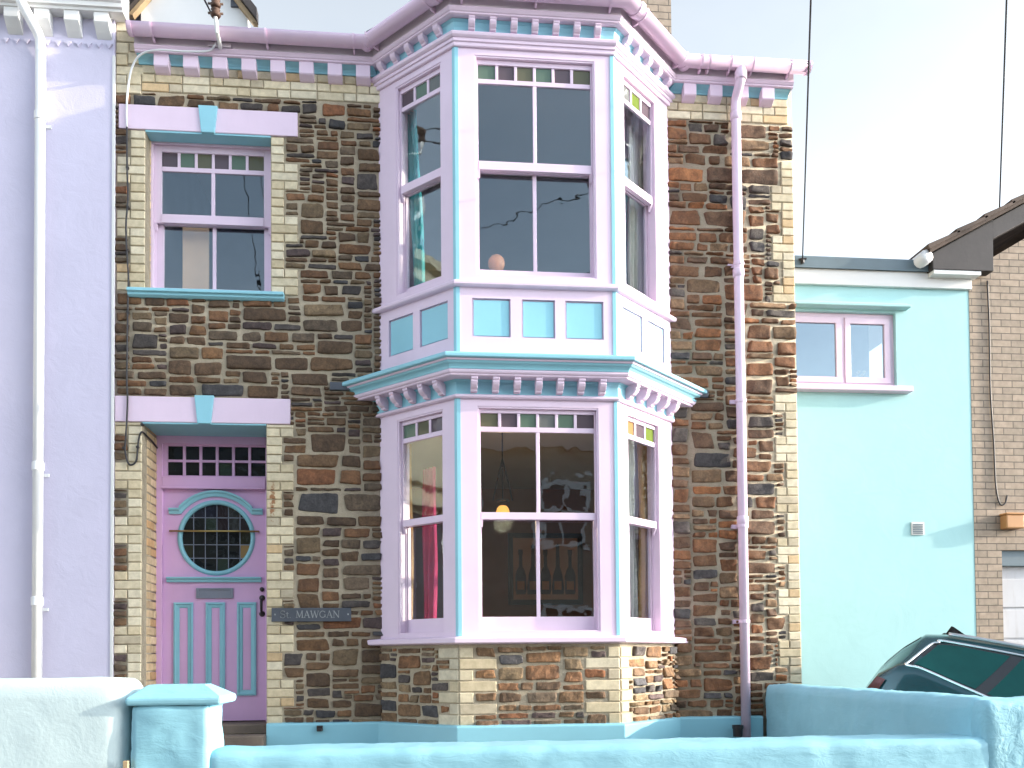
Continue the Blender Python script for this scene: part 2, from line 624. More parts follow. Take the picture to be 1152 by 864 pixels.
def add_stone(mb, M4, r, rng, relief=.02, light=1.0, rough=1.0):
    u0, u1, z0, z1 = r
    g = rng.uniform(.0045, .0075)
    jit = lambda: rng.uniform(.0, .008)
    w, h = u1 - u0 - 2 * g, z1 - z0 - 2 * g
    if w < .02 or h < .006:
        return
    cu, cz = (u0 + u1) / 2, (z0 + z1) / 2
    nu = 13 if w > .12 else 10
    nv = 9 if h > .06 else 7
    def params(n):
        k = n - 3
        p = [-1, -.955, -.87] + [-.70 + 1.40 * a / (max(3, k - 4) - 1) for a in range(max(3, k - 4))] + [.87, .955, 1]
        return p
    pu, pv = params(nu), params(nv)
    nu, nv = len(pu), len(pv)
    # corner offsets
    m = min(w, h)
    co = [[(rng.choice((0, .06, .12, .3)) * rng.uniform(.2, 1) * m, rng.choice((0, .05, .10, .2)) * rng.uniform(.2, 1) * m) for _ in range(2)] for _ in range(2)]
    sd = rng.uniform(0, 999)
    rel = relief * rng.uniform(.55, 1.35)
    tx, tz = rng.uniform(-.35, .35) * rough, rng.uniform(-.35, .35) * rough
    pw = rng.uniform(6, 16)
    verts = []
    for b in pv:
        for a in pu:
            # superellipse rounding of the outline
            q = (abs(a) ** pw + abs(b) ** pw) ** (1 / pw) if (a or b) else 1
            mx = max(abs(a), abs(b), 1e-6)
            sa, sb = (a * mx / q, b * mx / q)
            s, t = (sa + 1) / 2, (sb + 1) / 2
            du = (1 - s) * ((1 - t) * co[0][0][0] + t * co[0][1][0]) - s * ((1 - t) * co[1][0][0] + t * co[1][1][0])
            dz = (1 - t) * ((1 - s) * co[0][0][1] + s * co[1][0][1]) - t * ((1 - s) * co[0][1][1] + s * co[1][1][1])
            U, Z = cu + sa * w / 2 + du, cz + sb * h / 2 + dz
            n1 = noise.noise(Vector((U * 26 + sd, Z * 26, sd)))
            n2 = noise.noise(Vector((U * 9 + sd, Z * 14, 3.3 + sd)))
            n3 = noise.noise(Vector((U * 60 + sd, Z * 60, 7.7))) + (1.6 * abs(noise.noise(Vector((U * 34 + sd, Z * 44, 1.7)))) - .5) * (rough > 1.9)
            U += n1 * .006 * (1.25 if mx > .85 else .3)
            Z += noise.noise(Vector((U * 26, Z * 26 + sd, 9 + sd))) * .006 * (1 if mx > .85 else .3)
            if mx >= .999:
                d = -.014
            else:
                edge = 1 if mx < .86 else (.90 if mx < .94 else .60)
                d = rel * edge * (1 + .55 * n2 * rough + tx * sa + tz * sb) + (n1 * .005 + n3 * .0025) * rough
                d = max(d, .001)
            verts.append((U, -d, Z))
    faces = [(j * nu + i, j * nu + i + 1, (j + 1) * nu + i + 1, (j + 1) * nu + i) for j in range(nv - 1) for i in range(nu - 1)]
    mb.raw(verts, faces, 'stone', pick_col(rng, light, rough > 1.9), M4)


BRICK_COLS = [((.62, .54, .38), 6), ((.57, .48, .32), 4), ((.66, .59, .44), 5), ((.58, .42, .24), .9), ((.50, .43, .31), 1.6)]


def brick_col(rng):
    c = rng.choices([a for a, b in BRICK_COLS], [b for a, b in BRICK_COLS])[0]
    k = rng.uniform(.88, 1.08)
    return tuple(x * k for x in c)


def add_brick(mb, M4, u0, u1, z0, z1, rng, n0=-.012, n1=.10, col=None):
    g = .004
    u0 += g; u1 -= g; z0 += g; z1 -= g
    n0 += rng.uniform(-.003, .003)
    c = .006
    v = [(u0, n1, z0), (u1, n1, z0), (u1, n1, z1), (u0, n1, z1),
         (u0, n0 + c, z0), (u1, n0 + c, z0), (u1, n0 + c, z1), (u0, n0 + c, z1),
         (u0 + c, n0, z0 + c), (u1 - c, n0, z0 + c), (u1 - c, n0, z1 - c), (u0 + c, n0, z1 - c)]
    v = [(a + rng.uniform(-.0012, .0012), b, d + rng.uniform(-.0012, .0012)) for a, b, d in v]
    f = [(0, 1, 5, 4), (1, 2, 6, 5), (2, 3, 7, 6), (3, 0, 4, 7), (4, 5, 9, 8), (5, 6, 10, 9), (6, 7, 11, 10), (7, 4, 8, 11), (8, 9, 10, 11)]
    mb.raw(v, f, 'brick', col or brick_col(rng), M4)


def grid_wall(mb, M4, us, zs, solid, n0, n1, mk, mk_in=None):
    def cell(i, j):
        if i < 0 or j < 0 or i >= len(us) - 1 or j >= len(zs) - 1:
            return False
        return solid((us[i] + us[i + 1]) / 2, (zs[j] + zs[j + 1]) / 2)
    for i in range(len(us) - 1):
        for j in range(len(zs) - 1):
            if not cell(i, j):
                continue
            a, b, c, d = us[i], us[i + 1], zs[j], zs[j + 1]
            mb.face([(a, n0, c), (b, n0, c), (b, n0, d), (a, n0, d)], mk, None, M4)
            mb.face([(a, n1, c), (a, n1, d), (b, n1, d), (b, n1, c)], mk_in or mk, None, M4)
            if not cell(i - 1, j):
                mb.face([(a, n0, c), (a, n0, d), (a, n1, d), (a, n1, c)], mk, None, M4)
            if not cell(i + 1, j):
                mb.face([(b, n0, c), (b, n1, c), (b, n1, d), (b, n0, d)], mk, None, M4)
            if not cell(i, j - 1):
                mb.face([(a, n0, c), (a, n1, c), (b, n1, c), (b, n0, c)], mk, None, M4)
            if not cell(i, j + 1):
                mb.face([(a, n0, d), (b, n0, d), (b, n1, d), (a, n1, d)], mk, None, M4)


# ================================================================== THE STONE HOUSE
house = thing('stone_house', (2.95, 0, -.25), 'brown rubble stone terraced house with a two storey lilac and sky blue bay', 'house')
rng = random.Random(11)

DOOR = (.235, 1.245, -.02, 2.585)          # opening u0,u1,z0,z1
WIN = (.255, 1.285, 3.69, 5.055)


def in_rect(u, z, r):
    return r[0] < u < r[1] and r[2] < z < r[3]


BRK = []   # brick rectangles on the facade: (u0,u1,z0,z1)
# jambs of the upper window
z = 3.69
k = 0
CO = .0758
while z < 5.05:
    wide = (k // 3) % 2 == 0
    if wide:
        BRK += [(.022, .255, z, z + CO)] if k % 2 else [(.022, .13, z, z + CO), (.13, .255, z, z + CO)]
        BRK += [(1.285, 1.512, z, z + CO)] if k % 2 else [(1.285, 1.397, z, z + CO), (1.397, 1.512, z, z + CO)]
    else:
        BRK += [(.13, .255, z, z + CO), (1.285, 1.397, z, z + CO)]
    z += CO
    k += 1
# jambs of the door
z = -.1
k = 2
while z < 2.57:
    z2 = min(z + CO, 2.585)
    wide = (k // 3) % 2 == 0
    if wide:
        BRK += [(.012, .235, z, z2)] if k % 2 else [(.012, .12, z, z2), (.12, .235, z, z2)]
        BRK += [(1.245, 1.472, z, z2)] if k % 2 else [(1.245, 1.36, z, z2), (1.36, 1.472, z, z2)]
    else:
        BRK += [(.12, .235, z, z2), (1.245, 1.378, z, z2)]
    z += CO
    k += 1
# right hand quoin
z = .05
k = 0
while z < 5.2:
    if not (2.90 < z < 3.76) and not (5.02 < z):
        wide = (k // 3) % 2 == 0
        if wide:
            BRK += [(5.69, W, z, z + CO)] if k % 2 else [(5.69, 5.79, z, z + CO), (5.79, W, z, z + CO)]
        else:
            BRK += [(5.785, W, z, z + CO)]
    z += CO
    k += 1
# two courses under the eaves
for lo, hi in ((.22, JL + .02), (JR - .02, 5.86)):
    for row, zz in enumerate((5.390, 5.466, 5.542)):
        u = lo
        q = row
        while u < hi - .03:
            w_ = (.225, .11, .225, .225, .11)[q % 5]
            u2 = min(hi, u + w_)
            if hi - u2 < .05:
                u2 = hi
            BRK.append((u, u2, zz, zz + CO))
            u = u2
            q += 1
# big bricks at the top left party wall
for i, (a, b_, c, d) in enumerate(((.01, .12, 5.70, 5.80), (.12, .24, 5.72, 5.80), (.01, .11, 5.60, 5.70), (.11, .24, 5.62, 5.72), (.01, .24, 5.52, 5.60), (.01, .10, 5.44, 5.52), (.10, .22, 5.44, 5.545), (.01, .22, 5.36, 5.44), (.01, .24, 5.80, 5.89), (.01, .13, 5.89, 5.98), (.13, .24, 5.89, 5.98))):
    BRK.append((a, b_, c, d))
LINT = [(.04, 1.511, 5.058, 5.266), (.018, 1.446, 2.586, 2.80)]


def wall_solid(u, z):
    if in_rect(u, z, DOOR) or in_rect(u, z, WIN):
        return False
    if JL + .02 < u < JR - .02:
        return False
    return True


def stone_ok(u, z):
    if not wall_solid(u, z):
        return False
    for r in LINT:
        if in_rect(u, z, r):
            return False
    if 2.88 < z < 2.965 and (JL - .42 < u < JL or JR < u < JR + .33):
        return False                      # slate string beside the bay roof
    for r in BRK:
        if r[0] - .004 < u < r[1] + .004 and r[2] - .004 < z < r[3] + .004:
            return False
    return True


mb = MB()
us = sorted({0, DOOR[0], DOOR[1], WIN[0], WIN[1], JL + .02, JR - .02, W})
zs = sorted({-.5, DOOR[2], DOOR[3], WIN[2], WIN[3], 5.82})
grid_wall(mb, F_WALL, us, zs, wall_solid, 0, .45, 'mortar', 'ceiling')
# flank wall to the back and rear wall
mb.box(0, .235, .002, .45, 5.821, 5.985, 'mortar')
mb.box(W - .3, W, .45, 7, -.5, 5.82, 'mortar')
mb.box(0, .25, .45, 7, -.5, 5.82, 'mortar')
mb.box(.25, W - .3, 6.7, 7, -.5, 5.82, 'mortar')
nst = 0
for r in pack(.0, JL + .02, -.12, 5.40, stone_ok, rng):
    add_stone(mb, F_WALL, r, rng, .018, 1.0, 1.2)
    nst += 1
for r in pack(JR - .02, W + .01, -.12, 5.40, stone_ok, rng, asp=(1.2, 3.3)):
    add_stone(mb, F_WALL, r, rng, .019, 1.15, 2.0)  # stone colour lightened here to stand in for sunlight
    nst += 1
print('stones', nst)
# slate string courses either side of the bay roof
wall = mb.build('rubble_wall', house, smooth=True)
mb = MB()
mb.box(JL - .42, JL + .01, -.022, .05, 2.885, 2.955, 'lead')
mb.box(JR - .01, JR + .33, -.022, .05, 2.885, 2.955, 'lead')
mb.build('lead_flashing', house, bevel=.006)

def brick_group(r):
    u, zz = (r[0] + r[1]) / 2, (r[2] + r[3]) / 2
    if zz > 5.35:
        return 'party' if u < .24 and r[1] < .25 else ('eaves_l' if u < 3 else 'eaves_r')
    if u > 5:
        return 'quoin_hi' if zz > 3.7 else 'quoin_lo'
    return ('w' if zz > 3 else 'd') + ('l' if u < .6 else 'r')


GROUPS = {}
for r in BRK:
    GROUPS.setdefault(brick_group(r), MB())
for r in BRK:
    mb = GROUPS[brick_group(r)]
    col = None
    n1 = .10
    if r[1] in (.235, .255):            # left jamb bricks wrap into the reveal
        n1 = .12
    add_brick(mb, F_WALL, *r, rng, col=col, n1=n1)
# reveals on the left of each opening, seen from the street (bricks laid along the depth)
for (uu, z0, z1, dep) in ((.235, -.1, 2.585, .42), (.255, 3.69, 5.055, .20)):
    mb = GROUPS['dl' if uu < .24 else 'wl']
    Mr = Matrix.Translation((uu, 0, 0)) @ Matrix.Rotation(math.pi / 2, 4, 'Z')   # u->+y, n->-x
    zz = z0
    k = 0
    while zz < z1 - .02:
        zt = min(zz + CO, z1)
        cuts = [.115, .225, dep] if k % 2 else [.115, .335, dep]
        cuts = [c for c in cuts if c <= dep]
        a = .112
        for c in cuts:
            if c - a > .02:
                add_brick(mb, Mr, a, c, zz, zt, rng, n0=-.004, n1=.05, col=tuple(x * y for x, y in zip(brick_col(rng), (1.0, .86, .72))))
            a = c
        zz += CO
        k += 1
for g_, mb in GROUPS.items():
    mb.build('brick_quoin' if g_[0] in 'qpwd' else 'brick_eaves_course', house)

# lintels with keystones
for (u0, u1, z0, z1), (ka, kb) in zip(LINT, ((.69, .85), (.662, .822))):
    mb = MB()
    mb.box(u0, u1, -.022, .02, z0, z1, 'lilac')
    L = mb.build('lintel', house, bevel=.006)
    mb = MB()
    mb.prism([(ka, z1 + .012), (ka + .025, z0 - .012), (kb - .025, z0 - .012), (kb, z1 + .012)], -.042, .01, 'cyan', 'n')
    mb.build('keystone', L, bevel=.006)
for (a, b_, c, d), dep in ((WIN, .17), (DOOR, .41)):
    mb = MB()
    mb.box(a, b_, -.012, dep, d - .012, d + .03, 'cyan')
    mb.build('lintel_soffit', house)

# ------------------------------------------------------------------ sash windows
ST_FRONT = [['st_olive', 'st_plum', 'st_green', 'st_grey', 'st_green', 'st_plum'], ['st_green', 'st_plum', 'st_olive', 'st_green', 'st_plum', 'st_olive']]


def sash_window(F, u0, u1, z0, z1, sm_t, sm_b, bg_t, me_t, me_b, lo_b, cols, half, stile=.028, label=None, n_in=.0, back=.16):
    """window in frame F; opening u0..u1, z0..z1; levels from top to bottom"""
    mb = MB(F)
    t = .014
    n0, n1 = .006 + n_in, back + n_in - .035
    mb.box(u0 - .004, u0 + t, n0, n1, z0, z1, 'lilac')
    mb.box(u1 - t, u1 + .004, n0, n1, z0, z1, 'lilac')
    mb.box(u0 + t, u1 - t, n0, n1, z1 - t, z1 + .004, 'lilac')
    mb.box(u0 + t, u1 - t, n0, n1, z0 - .004, z0 + .012, 'lilac')
    # parting beads
    for a in (u0 + t, u1 - t - .009):
        mb.box(a, a + .009, n0 + .065, n0 + .075, z0 + .012, z1 - t, 'lilac')
    w = mb.build('sash_window', house, bevel=.002)
    if label:
        w['label'] = label
    a, b_ = u0 + t + .001, u1 - t - .001
    ga, gb = u0 + stile, u1 - stile
    cu = (u0 + u1) / 2
    bar = .015
    ns = len(cols)
    # upper sash (in front)
    f0, f1 = n0 + .028, n0 + .062
    mb = MB(F)
    mb.box(a, ga, f0, f1, me_b, z1 - t - .001, 'lilac')
    mb.box(gb, b_, f0, f1, me_b, z1 - t - .001, 'lilac')
    mb.box(ga, gb, f0, f1, sm_t, z1 - t - .001, 'lilac')
    mb.box(ga, gb, f0 + .004, f1 - .004, bg_t, sm_b, 'lilac')
    mb.box(ga, gb, f0 - .006, f1 + .002, me_b, me_t, 'lilac')
    pw = (gb - ga) / ns
    for k in range(1, ns):
        x = ga + pw * k
        mb.box(x - bar * .8, x + bar * .8, f0 + .005, f1 - .005, sm_b, sm_t, 'lilac')
    if half:
        mb.box(cu - bar, cu + bar, f0 + .005, f1 - .005, me_t, bg_t, 'lilac')
    for x in (a, b_ - .026):      # horns
        mb.prism([(f0 - .004, me_b), (f1, me_b), (f1, me_b - .055), (f1 - .012, me_b - .06), (f0 + .010, me_b - .03)], x, x + .026, 'lilac')
    mb.build('upper_sash', w, bevel=.003)
    # lower sash (behind)
    h0, h1 = n0 + .078, n0 + .112
    mb = MB(F)
    l0 = z0 + .013
    mb.box(a, ga + .006, h0, h1, l0, me_t, 'lilac')
    mb.box(gb - .006, b_, h0, h1, l0, me_t, 'lilac')
    mb.box(ga + .006, gb - .006, h0, h1, l0, lo_b, 'lilac')
    mb.box(ga + .006, gb - .006, h0, h1, me_b + .005, me_t, 'lilac')
    if half:
        mb.box(cu - bar, cu + bar, h0 + .005, h1 - .005, lo_b, me_b + .005, 'lilac')
    mb.build('lower_sash', w, bevel=.003)
    nb = (f0 + f1) / 2
    for k, c in enumerate(cols):
        mb = MB(F)
        x0, x1 = ga + pw * k, ga + pw * (k + 1)
        mb.box(x0 + .002, x1 - .002, nb - .002, nb + .002, sm_b - .003, sm_t + .003, c)
        mb.build('stained_pane', w)
    cuts = [ga, cu, gb] if half else [ga, gb]
    for x0, x1 in zip(cuts, cuts[1:]):
        mb = MB(F)
        mb.box(x0 - .002, x1 + .002, nb - .002, nb + .002, me_t - .003, bg_t + .003, 'glass_old')
        mb.build('pane', w)
        mb = MB(F)
        nn = (h0 + h1) / 2
        mb.box(x0 + .001, x1 - .001, nn - .002, nn + .002, lo_b - .003, me_b + .008, 'glass_old')
        mb.build('pane', w)
    return w


# the six bay windows
SU0, SU1 = .215, .74
for (F, a, b_, half, cl, cu_, where) in ((F_FRONT, 2.988, 3.965, True, ST_FRONT[0], ST_FRONT[1], 'front'),
                                    (F_LEFT, SU0, SU1, False, ['st_green', 'st_olive', 'st_plum'], ['st_plum', 'st_green', 'st_grey'], 'left'),
                                    (F_RIGHT, SIDE - SU1, SIDE - SU0, False, ['st_amber', 'st_plum', 'st_lime'], ['st_grey', 'st_lime', 'st_plum'], 'right')):
    sash_window(F, a, b_, .80, 2.60, 2.555, 2.445, 2.405, 1.757, 1.700, .925, cl, half)
    sash_window(F, a, b_, 3.655, 5.445, 5.392, 5.275, 5.238, 4.598, 4.528, 3.735, cu_, half)
# the small upper window over the door
sash_window(F_WALL, .262, 1.278, 3.712, 5.043, 4.972, 4.845, 4.806, 4.428, 4.352, 3.81,
            ['st_plum', 'st_green', 'st_olive', 'st_plum', 'st_green', 'st_olive'], True, stile=.078, n_in=.125)
# its moulded sill
mb = MB()
mb.prism([(.13, 3.712), (.13, 3.63), (-.03, 3.63), (-.055, 3.645), (-.055, 3.66), (-.08, 3.667), (-.08, 3.692), (-.06, 3.70)], .125, 1.398, 'cyan')
mb.build('window_sill', house, bevel=.004)

# ------------------------------------------------------------------ bay casing
PATH_BAY = [(JL, 0, -math.sqrt(2), 0, 0), (CL, -B, -.4142, -1, 0), (CR, -B, .4142, -1, 0), (JR, 0, math.sqrt(2), 0, 0)]
PATH_BAY_IN = [(JL - .12, .12, -math.sqrt(2), 0, 0)] + PATH_BAY[1:3] + [(JR + .12, .12, math.sqrt(2), 0, 0)]


def casing(zb, zt, o0, o1, beads):
    mb = MB()
    T = .10
    for F, a, b_, l, r in ((F_FRONT, 2.988, 3.965, CL, CR), (F_LEFT, SU0, SU1, -.05, SIDE), (F_RIGHT, SIDE - SU1, SIDE - SU0, 0, SIDE + .05)):
        mb.box(l, a, 0, T, zb, zt, 'lilac', None, F)
        mb.box(b_, r, 0, T, zb, zt, 'lilac', None, F)
        mb.box(a, b_, 0, T, o1, zt, 'lilac', None, F)
        mb.box(a, b_, 0, T, zb, o0, 'lilac', None, F)
    c = mb.build('bay_casing', house)
    for F, u in ((F_FRONT, CL), (F_FRONT, CR)):
        sgn = 1 if u == CL else -1
        mb = MB()
        # thin angle strip on the corner
        e = .006
        mx = -.4142 * sgn
        w = .026
        d = w * S2
        pts = [(u + sgn * w, -B), (u + sgn * w, -B - e), (u + mx * e, -B - e), (u - sgn * d + (-sgn) * S2 * e, -B + d - S2 * e), (u - sgn * d, -B + d)]
        mb.prism(pts, zb + .002, zt - .002, 'cyan', 'z')
        mb.build('corner_strip', c)
    return c


low = casing(.757, 2.665, .80, 2.60, True)
up = casing(3.595, 5.515, 3.655, 5.445, True)
# bay sill
mb = MB()
mb.sweep([(0, .705), (.075, .712), (.085, .718), (.085, .752), (.075, .758), (-.02, .772), (-.1, .772), (-.1, .705)], PATH_BAY, 'lilac', True)
mb.build('bay_sill', house, bevel=.003)
# apron with panels between the storeys
mb = MB()
for F, l, r, cuts in ((F_FRONT, CL, CR, (2.955, 3.262, 3.352, 3.622, 3.705, 4.017)), (F_LEFT, -.05, SIDE, (.115, .405, .485, .80)), (F_RIGHT, 0, SIDE + .05, (SIDE - .80, SIDE - .485, SIDE - .405, SIDE - .115))):
    zb, zt, p0, p1 = 2.95, 3.555, 3.158, 3.468
    mb.box(l, r, .022, .10, zb, zt, 'lilac', None, F)
    mb.box(l, r, 0, .022, zb, p0, 'lilac', None, F)
    mb.box(l, r, 0, .022, p1, zt, 'lilac', None, F)
    xs = [l] + list(cuts) + [r]
    for i in range(0, len(xs), 2):
        mb.box(xs[i], xs[i + 1], 0, .022, p0, p1, 'lilac', None, F)
apron = mb.build('bay_apron', house)
for F, cuts in ((F_FRONT, (2.955, 3.262, 3.352, 3.622, 3.705, 4.017)), (F_LEFT, (.115, .405, .485, .80)), (F_RIGHT, (SIDE - .80, SIDE - .485, SIDE - .405, SIDE - .115))):
    for i in range(0, len(cuts), 2):
        mb = MB(F)
        mb.box(cuts[i] + .010, cuts[i + 1] - .010, .012, .0205, 3.158 + .010, 3.468 - .010, 'cyan')
        mb.build('apron_panel', apron, bevel=.004)
for u, sgn in ((CL, 1), (CR, -1)):
    mb = MB()
    e, w = .006, .026
    d = w * S2
    pts = [(u + sgn * w, -B), (u + sgn * w, -B - e), (u - .4142 * sgn * e, -B - e), (u - sgn * d - sgn * S2 * e, -B + d - S2 * e), (u - sgn * d, -B + d)]
    mb.prism(pts, 2.96, 3.552, 'cyan', 'z')
    mb.build('corner_strip', apron)
mb = MB()
mb.sweep([(-.02, 3.552), (.035, 3.556), (.046, 3.566), (.046, 3.585), (.036, 3.598), (0, 3.612), (-.06, 3.612), (-.06, 3.552)], PATH_BAY, 'lilac', True)
mb.build('bay_belt', house, bevel=.002)

# ------------------------------------------------------------------ lower cornice
mb = MB()
mb.sweep([(-.05, 2.655), (.022, 2.657), (.034, 2.667), (.034, 2.678), (.022, 2.688), (-.05, 2.688)], PATH_BAY, 'lilac', True)
mb.sweep([(-.05, 2.800), (.132, 2.802), (.138, 2.808), (.138, 2.816), (.150, 2.822), (.156, 2.832), (.156, 2.846), (-.05, 2.848)], PATH_BAY, 'lilac', True)
mb.sweep([(-.05, 2.903), (.206, 2.903), (.214, 2.915), (-.05, 2.916)], PATH_BAY, 'lilac', True)
corn = mb.build('lower_cornice', house)
mb = MB()
mb.sweep([(-.05, 2.689), (.018, 2.689), (.018, 2.765), (.024, 2.785), (.045, 2.799), (-.05, 2.799)], PATH_BAY, 'cyan', True)
mb.build('frieze', corn)
mb = MB()
mb.sweep([(-.05, 2.849), (.156, 2.849), (.160, 2.864), (.172, 2.878), (.190, 2.888), (.200, 2.902), (-.05, 2.902)], PATH_BAY, 'cyan', True)
mb.build('cyma_moulding', corn)
mb = MB()
mb.sweep([(-.05, 2.917), (.226, 2.917), (.238, 2.922), (.240, 2.946), (.232, 2.955), (.10, 2.985), (-.02, 3.012), (-.05, 3.012)], PATH_BAY, 'cyan', True)
mb.build('capping', corn, bevel=.004)


def bracket(F, u, parent, prof, w, mk='lilac'):
    mb = MB(F)
    mb.prism([(-e, z_) for e, z_ in prof], u - w / 2, u + w / 2, mk)
    # a shallow bead across the face of the bracket
    return mb.build('cornice_bracket', parent, bevel=.004)


PB = [(.012, 2.802), (.126, 2.802), (.128, 2.782), (.116, 2.776), (.120, 2.762), (.108, 2.742), (.084, 2.722), (.062, 2.715), (.058, 2.700), (.012, 2.694)]
for k in range(7):
    bracket(F_FRONT, (CL + CR) / 2 + (k - 3) * .171, corn, PB, .052)
for k in range(5):
    bracket(F_LEFT, .449 + (k - 2) * .166 - .015, corn, PB, .052)
    bracket(F_RIGHT, .449 + (k - 2) * .166 + .015, corn, PB, .052)

# ------------------------------------------------------------------ upper cornice, fascia, gutter
UP = .035


def path_eaves(dz=UP, xl=.23, xr=5.875):
    return [(xl, 0, 0, -1, 0), (JL, 0, -.4142, -1, .0), (CL, -B, -.4142, -1, dz), (CR, -B, .4142, -1, dz), (JR, 0, .4142, -1, .0), (xr, 0, 0, -1, 0)]


mb = MB()
mb.sweep([(-.05, 5.495), (.016, 5.497), (.022, 5.503), (.022, 5.528), (.034, 5.533), (.034, 5.556), (.044, 5.560), (.056, 5.572), (.060, 5.590), (.056, 5.598), (.02, 5.606), (-.05, 5.606)], PATH_BAY, 'lilac', True)
mb.sweep([(-.05, 5.668), (.085, 5.670), (.098, 5.676), (.098, 5.688), (.106, 5.692), (.112, 5.702), (.118, 5.712), (.118, 5.722), (-.05, 5.724)], path_eaves(xl=.19), 'lilac', True)
ucorn = mb.build('upper_cornice', house)
mb = MB()
mb.sweep([(-.05, 5.607), (.016, 5.607), (.018, 5.65), (.028, 5.685), (.05, 5.70), (-.05, 5.70)], PATH_BAY, 'cyan', True)
COVE = [(-.02, 5.620), (.010, 5.620), (.014, 5.632), (.030, 5.648), (.055, 5.660), (.082, 5.667), (-.02, 5.667)]
mb.sweep(COVE, [(.20, 0, 0, -1, 0), (JL - .01, 0, -.4142, -1, 0)], 'cyan', True)
mb.sweep(COVE, [(JR + .01, 0, .4142, -1, 0), (5.86, 0, 0, -1, 0)], 'cyan', True)
mb.build('frieze', ucorn, smooth=False)
PU = [(.01, 5.705), (.090, 5.705), (.094, 5.690), (.086, 5.684), (.090, 5.668), (.080, 5.650), (.064, 5.636), (.052, 5.631), (.048, 5.620), (.01, 5.612)]
for k in range(7):
    bracket(F_FRONT, (CL + CR) / 2 + (k - 3) * .170, ucorn, PU, .052)
for k in range(5):
    bracket(F_LEFT @ Matrix.Translation((0, 0, -.014 + .006 * k)), .449 + (k - 2) * .166 - .02, ucorn, PU, .055)
    bracket(F_RIGHT @ Matrix.Translation((0, 0, .010 - .006 * k)), .449 + (k - 2) * .166 + .02, ucorn, PU, .055)
PE = [(.0, 5.669), (.088, 5.669), (.088, 5.572), (.080, 5.562), (.030, 5.538), (.0, 5.532)]
for k in range(8):
    bracket(F_WALL, .400 + k * .2385, ucorn, PE, .120)
for k in range(4):
    bracket(F_WALL, 4.933 + k * .2385, ucorn, PE, .114)
mb = MB()
mb.sweep([(-.05, 5.7245), (.108, 5.7245), (.110, 5.728), (.110, 5.88), (-.05, 5.88)], path_eaves(xl=.19), 'fascia', True)
mb.build('fascia', house)


def gut_prof(r, zc, ec):
    o = [(ec - r * math.cos(a), zc - r * math.sin(a)) for a in [math.pi * k / 14 for k in range(15)]]
    i = [(ec - (r - .005) * math.cos(a), zc - (r - .005) * math.sin(a)) for a in [math.pi * k / 14 for k in range(15)]][::-1]
    return o + i


GZ, GE, GR = 5.818, .190, .070
mb = MB()
mb.sweep(gut_prof(GR, GZ, GE), path_eaves(UP, .165, 5.99), 'gutter', True)
gut = mb.build('gutter', house, smooth=False)
for p in gut.data.polygons:
    p.use_smooth = abs(p.normal.x) < .95


def gut_clip(F, u, w, dz, r=GR + .007, drop=True):
    mb = MB(F)
    pr = [(GE - r * math.cos(a), GZ - r * math.sin(a) + dz) for a in [math.pi * k / 12 for k in range(13)]]
    pr += [(GE - (GR + .001) * math.cos(a), GZ - (GR + .001) * math.sin(a) + dz) for a in [math.pi * k / 12 for k in range(13)]][::-1]
    mb.prism([(-e, q) for e, q in pr], u - w / 2, u + w / 2, 'gutter')
    if drop:
        mb.prism([(-.111, GZ + dz - .015), (-GE + .02, GZ + dz - r), (-GE + .03, GZ + dz - r - .008), (-.111, GZ + dz - .085)], u - .008, u + .008, 'gutter')
    mb.build('gutter_clip', gut)


for u in (.36, 1.28, 2.0, 5.00, 5.07, 5.26, 5.46, 5.80):
    gut_clip(F_WALL, u, .016, 0)
gut_clip(F_WALL, .19, .03, 0, drop=False)
gut_clip(F_WALL, 5.965, .03, 0, drop=False)
for u in (CL + .05, 3.47, CR - .05):
    gut_clip(F_FRONT, u, .02, UP)
for F, s_ in ((F_LEFT, 1), (F_RIGHT, 1)):
    for u in (.06, .86):
        dz = UP * (u / SIDE if F is F_LEFT else 1 - u / SIDE)
        gut_clip(F, u, .05, dz, GR + .010, drop=False)
        gut_clip(F, u - .07 if u > .5 else u + .07, .016, dz + (-.006 if (u > .5) == (F is F_LEFT) else .006))
# end stops
for u in (.165, 5.985):
    mb = MB()
    mb.prism([(-(GE - GR * math.cos(a)), GZ - GR * math.sin(a)) for a in [math.pi * k / 14 for k in range(15)]], u, u + .006, 'gutter')
    mb.build('gutter_stop', gut)

# downpipe with swan neck
mb = MB()
PX, PY = 5.36, -.075
mb.tube([(5.36, -GE, GZ - .05), (5.36, -GE, 5.685), (5.358, -.182, 5.650), (5.352, -.12, 5.585), (5.35, -.085, 5.55), (5.35, PY, 5.50), (5.35, PY, 5.40), (5.355, PY, 3.0), (5.355, PY, -.12)], .042, 'lilac', 14)
dp = mb.build('downpipe', house, smooth=True)
for prof_, c_ in (([(.046, 0), (.052, .01), (.052, .06), (.042, .10), (.042, .11)], (5.36, -GE, 5.66)), ([(.043, 0), (.050, .005), (.050, .07), (.043, .075)], (5.35, PY, 5.36)),
                  ([(.043, 0), (.050, .005), (.050, .07), (.043, .075)], (5.355, PY, 1.75)), ([(.043, 0), (.050, .005), (.050, .07), (.043, .075)], (5.352, PY, 3.95))):
    mb = MB()
    mb.lathe(prof_, 'lilac', c_, 16)
    mb.build('pipe_collar', dp, smooth=True)
for zz in (.88, 1.72, 2.83, 4.05):
    mb = MB()
    mb.box(5.355 - .085, 5.355 + .06, -.035, .0, zz, zz + .035, 'lilac')
    mb.lathe([(.042, 0), (.048, .0), (.048, .03), (.042, .03)], 'lilac', (5.355, PY, zz + .002), 16)
    mb.build('pipe_clip', dp, bevel=.003)

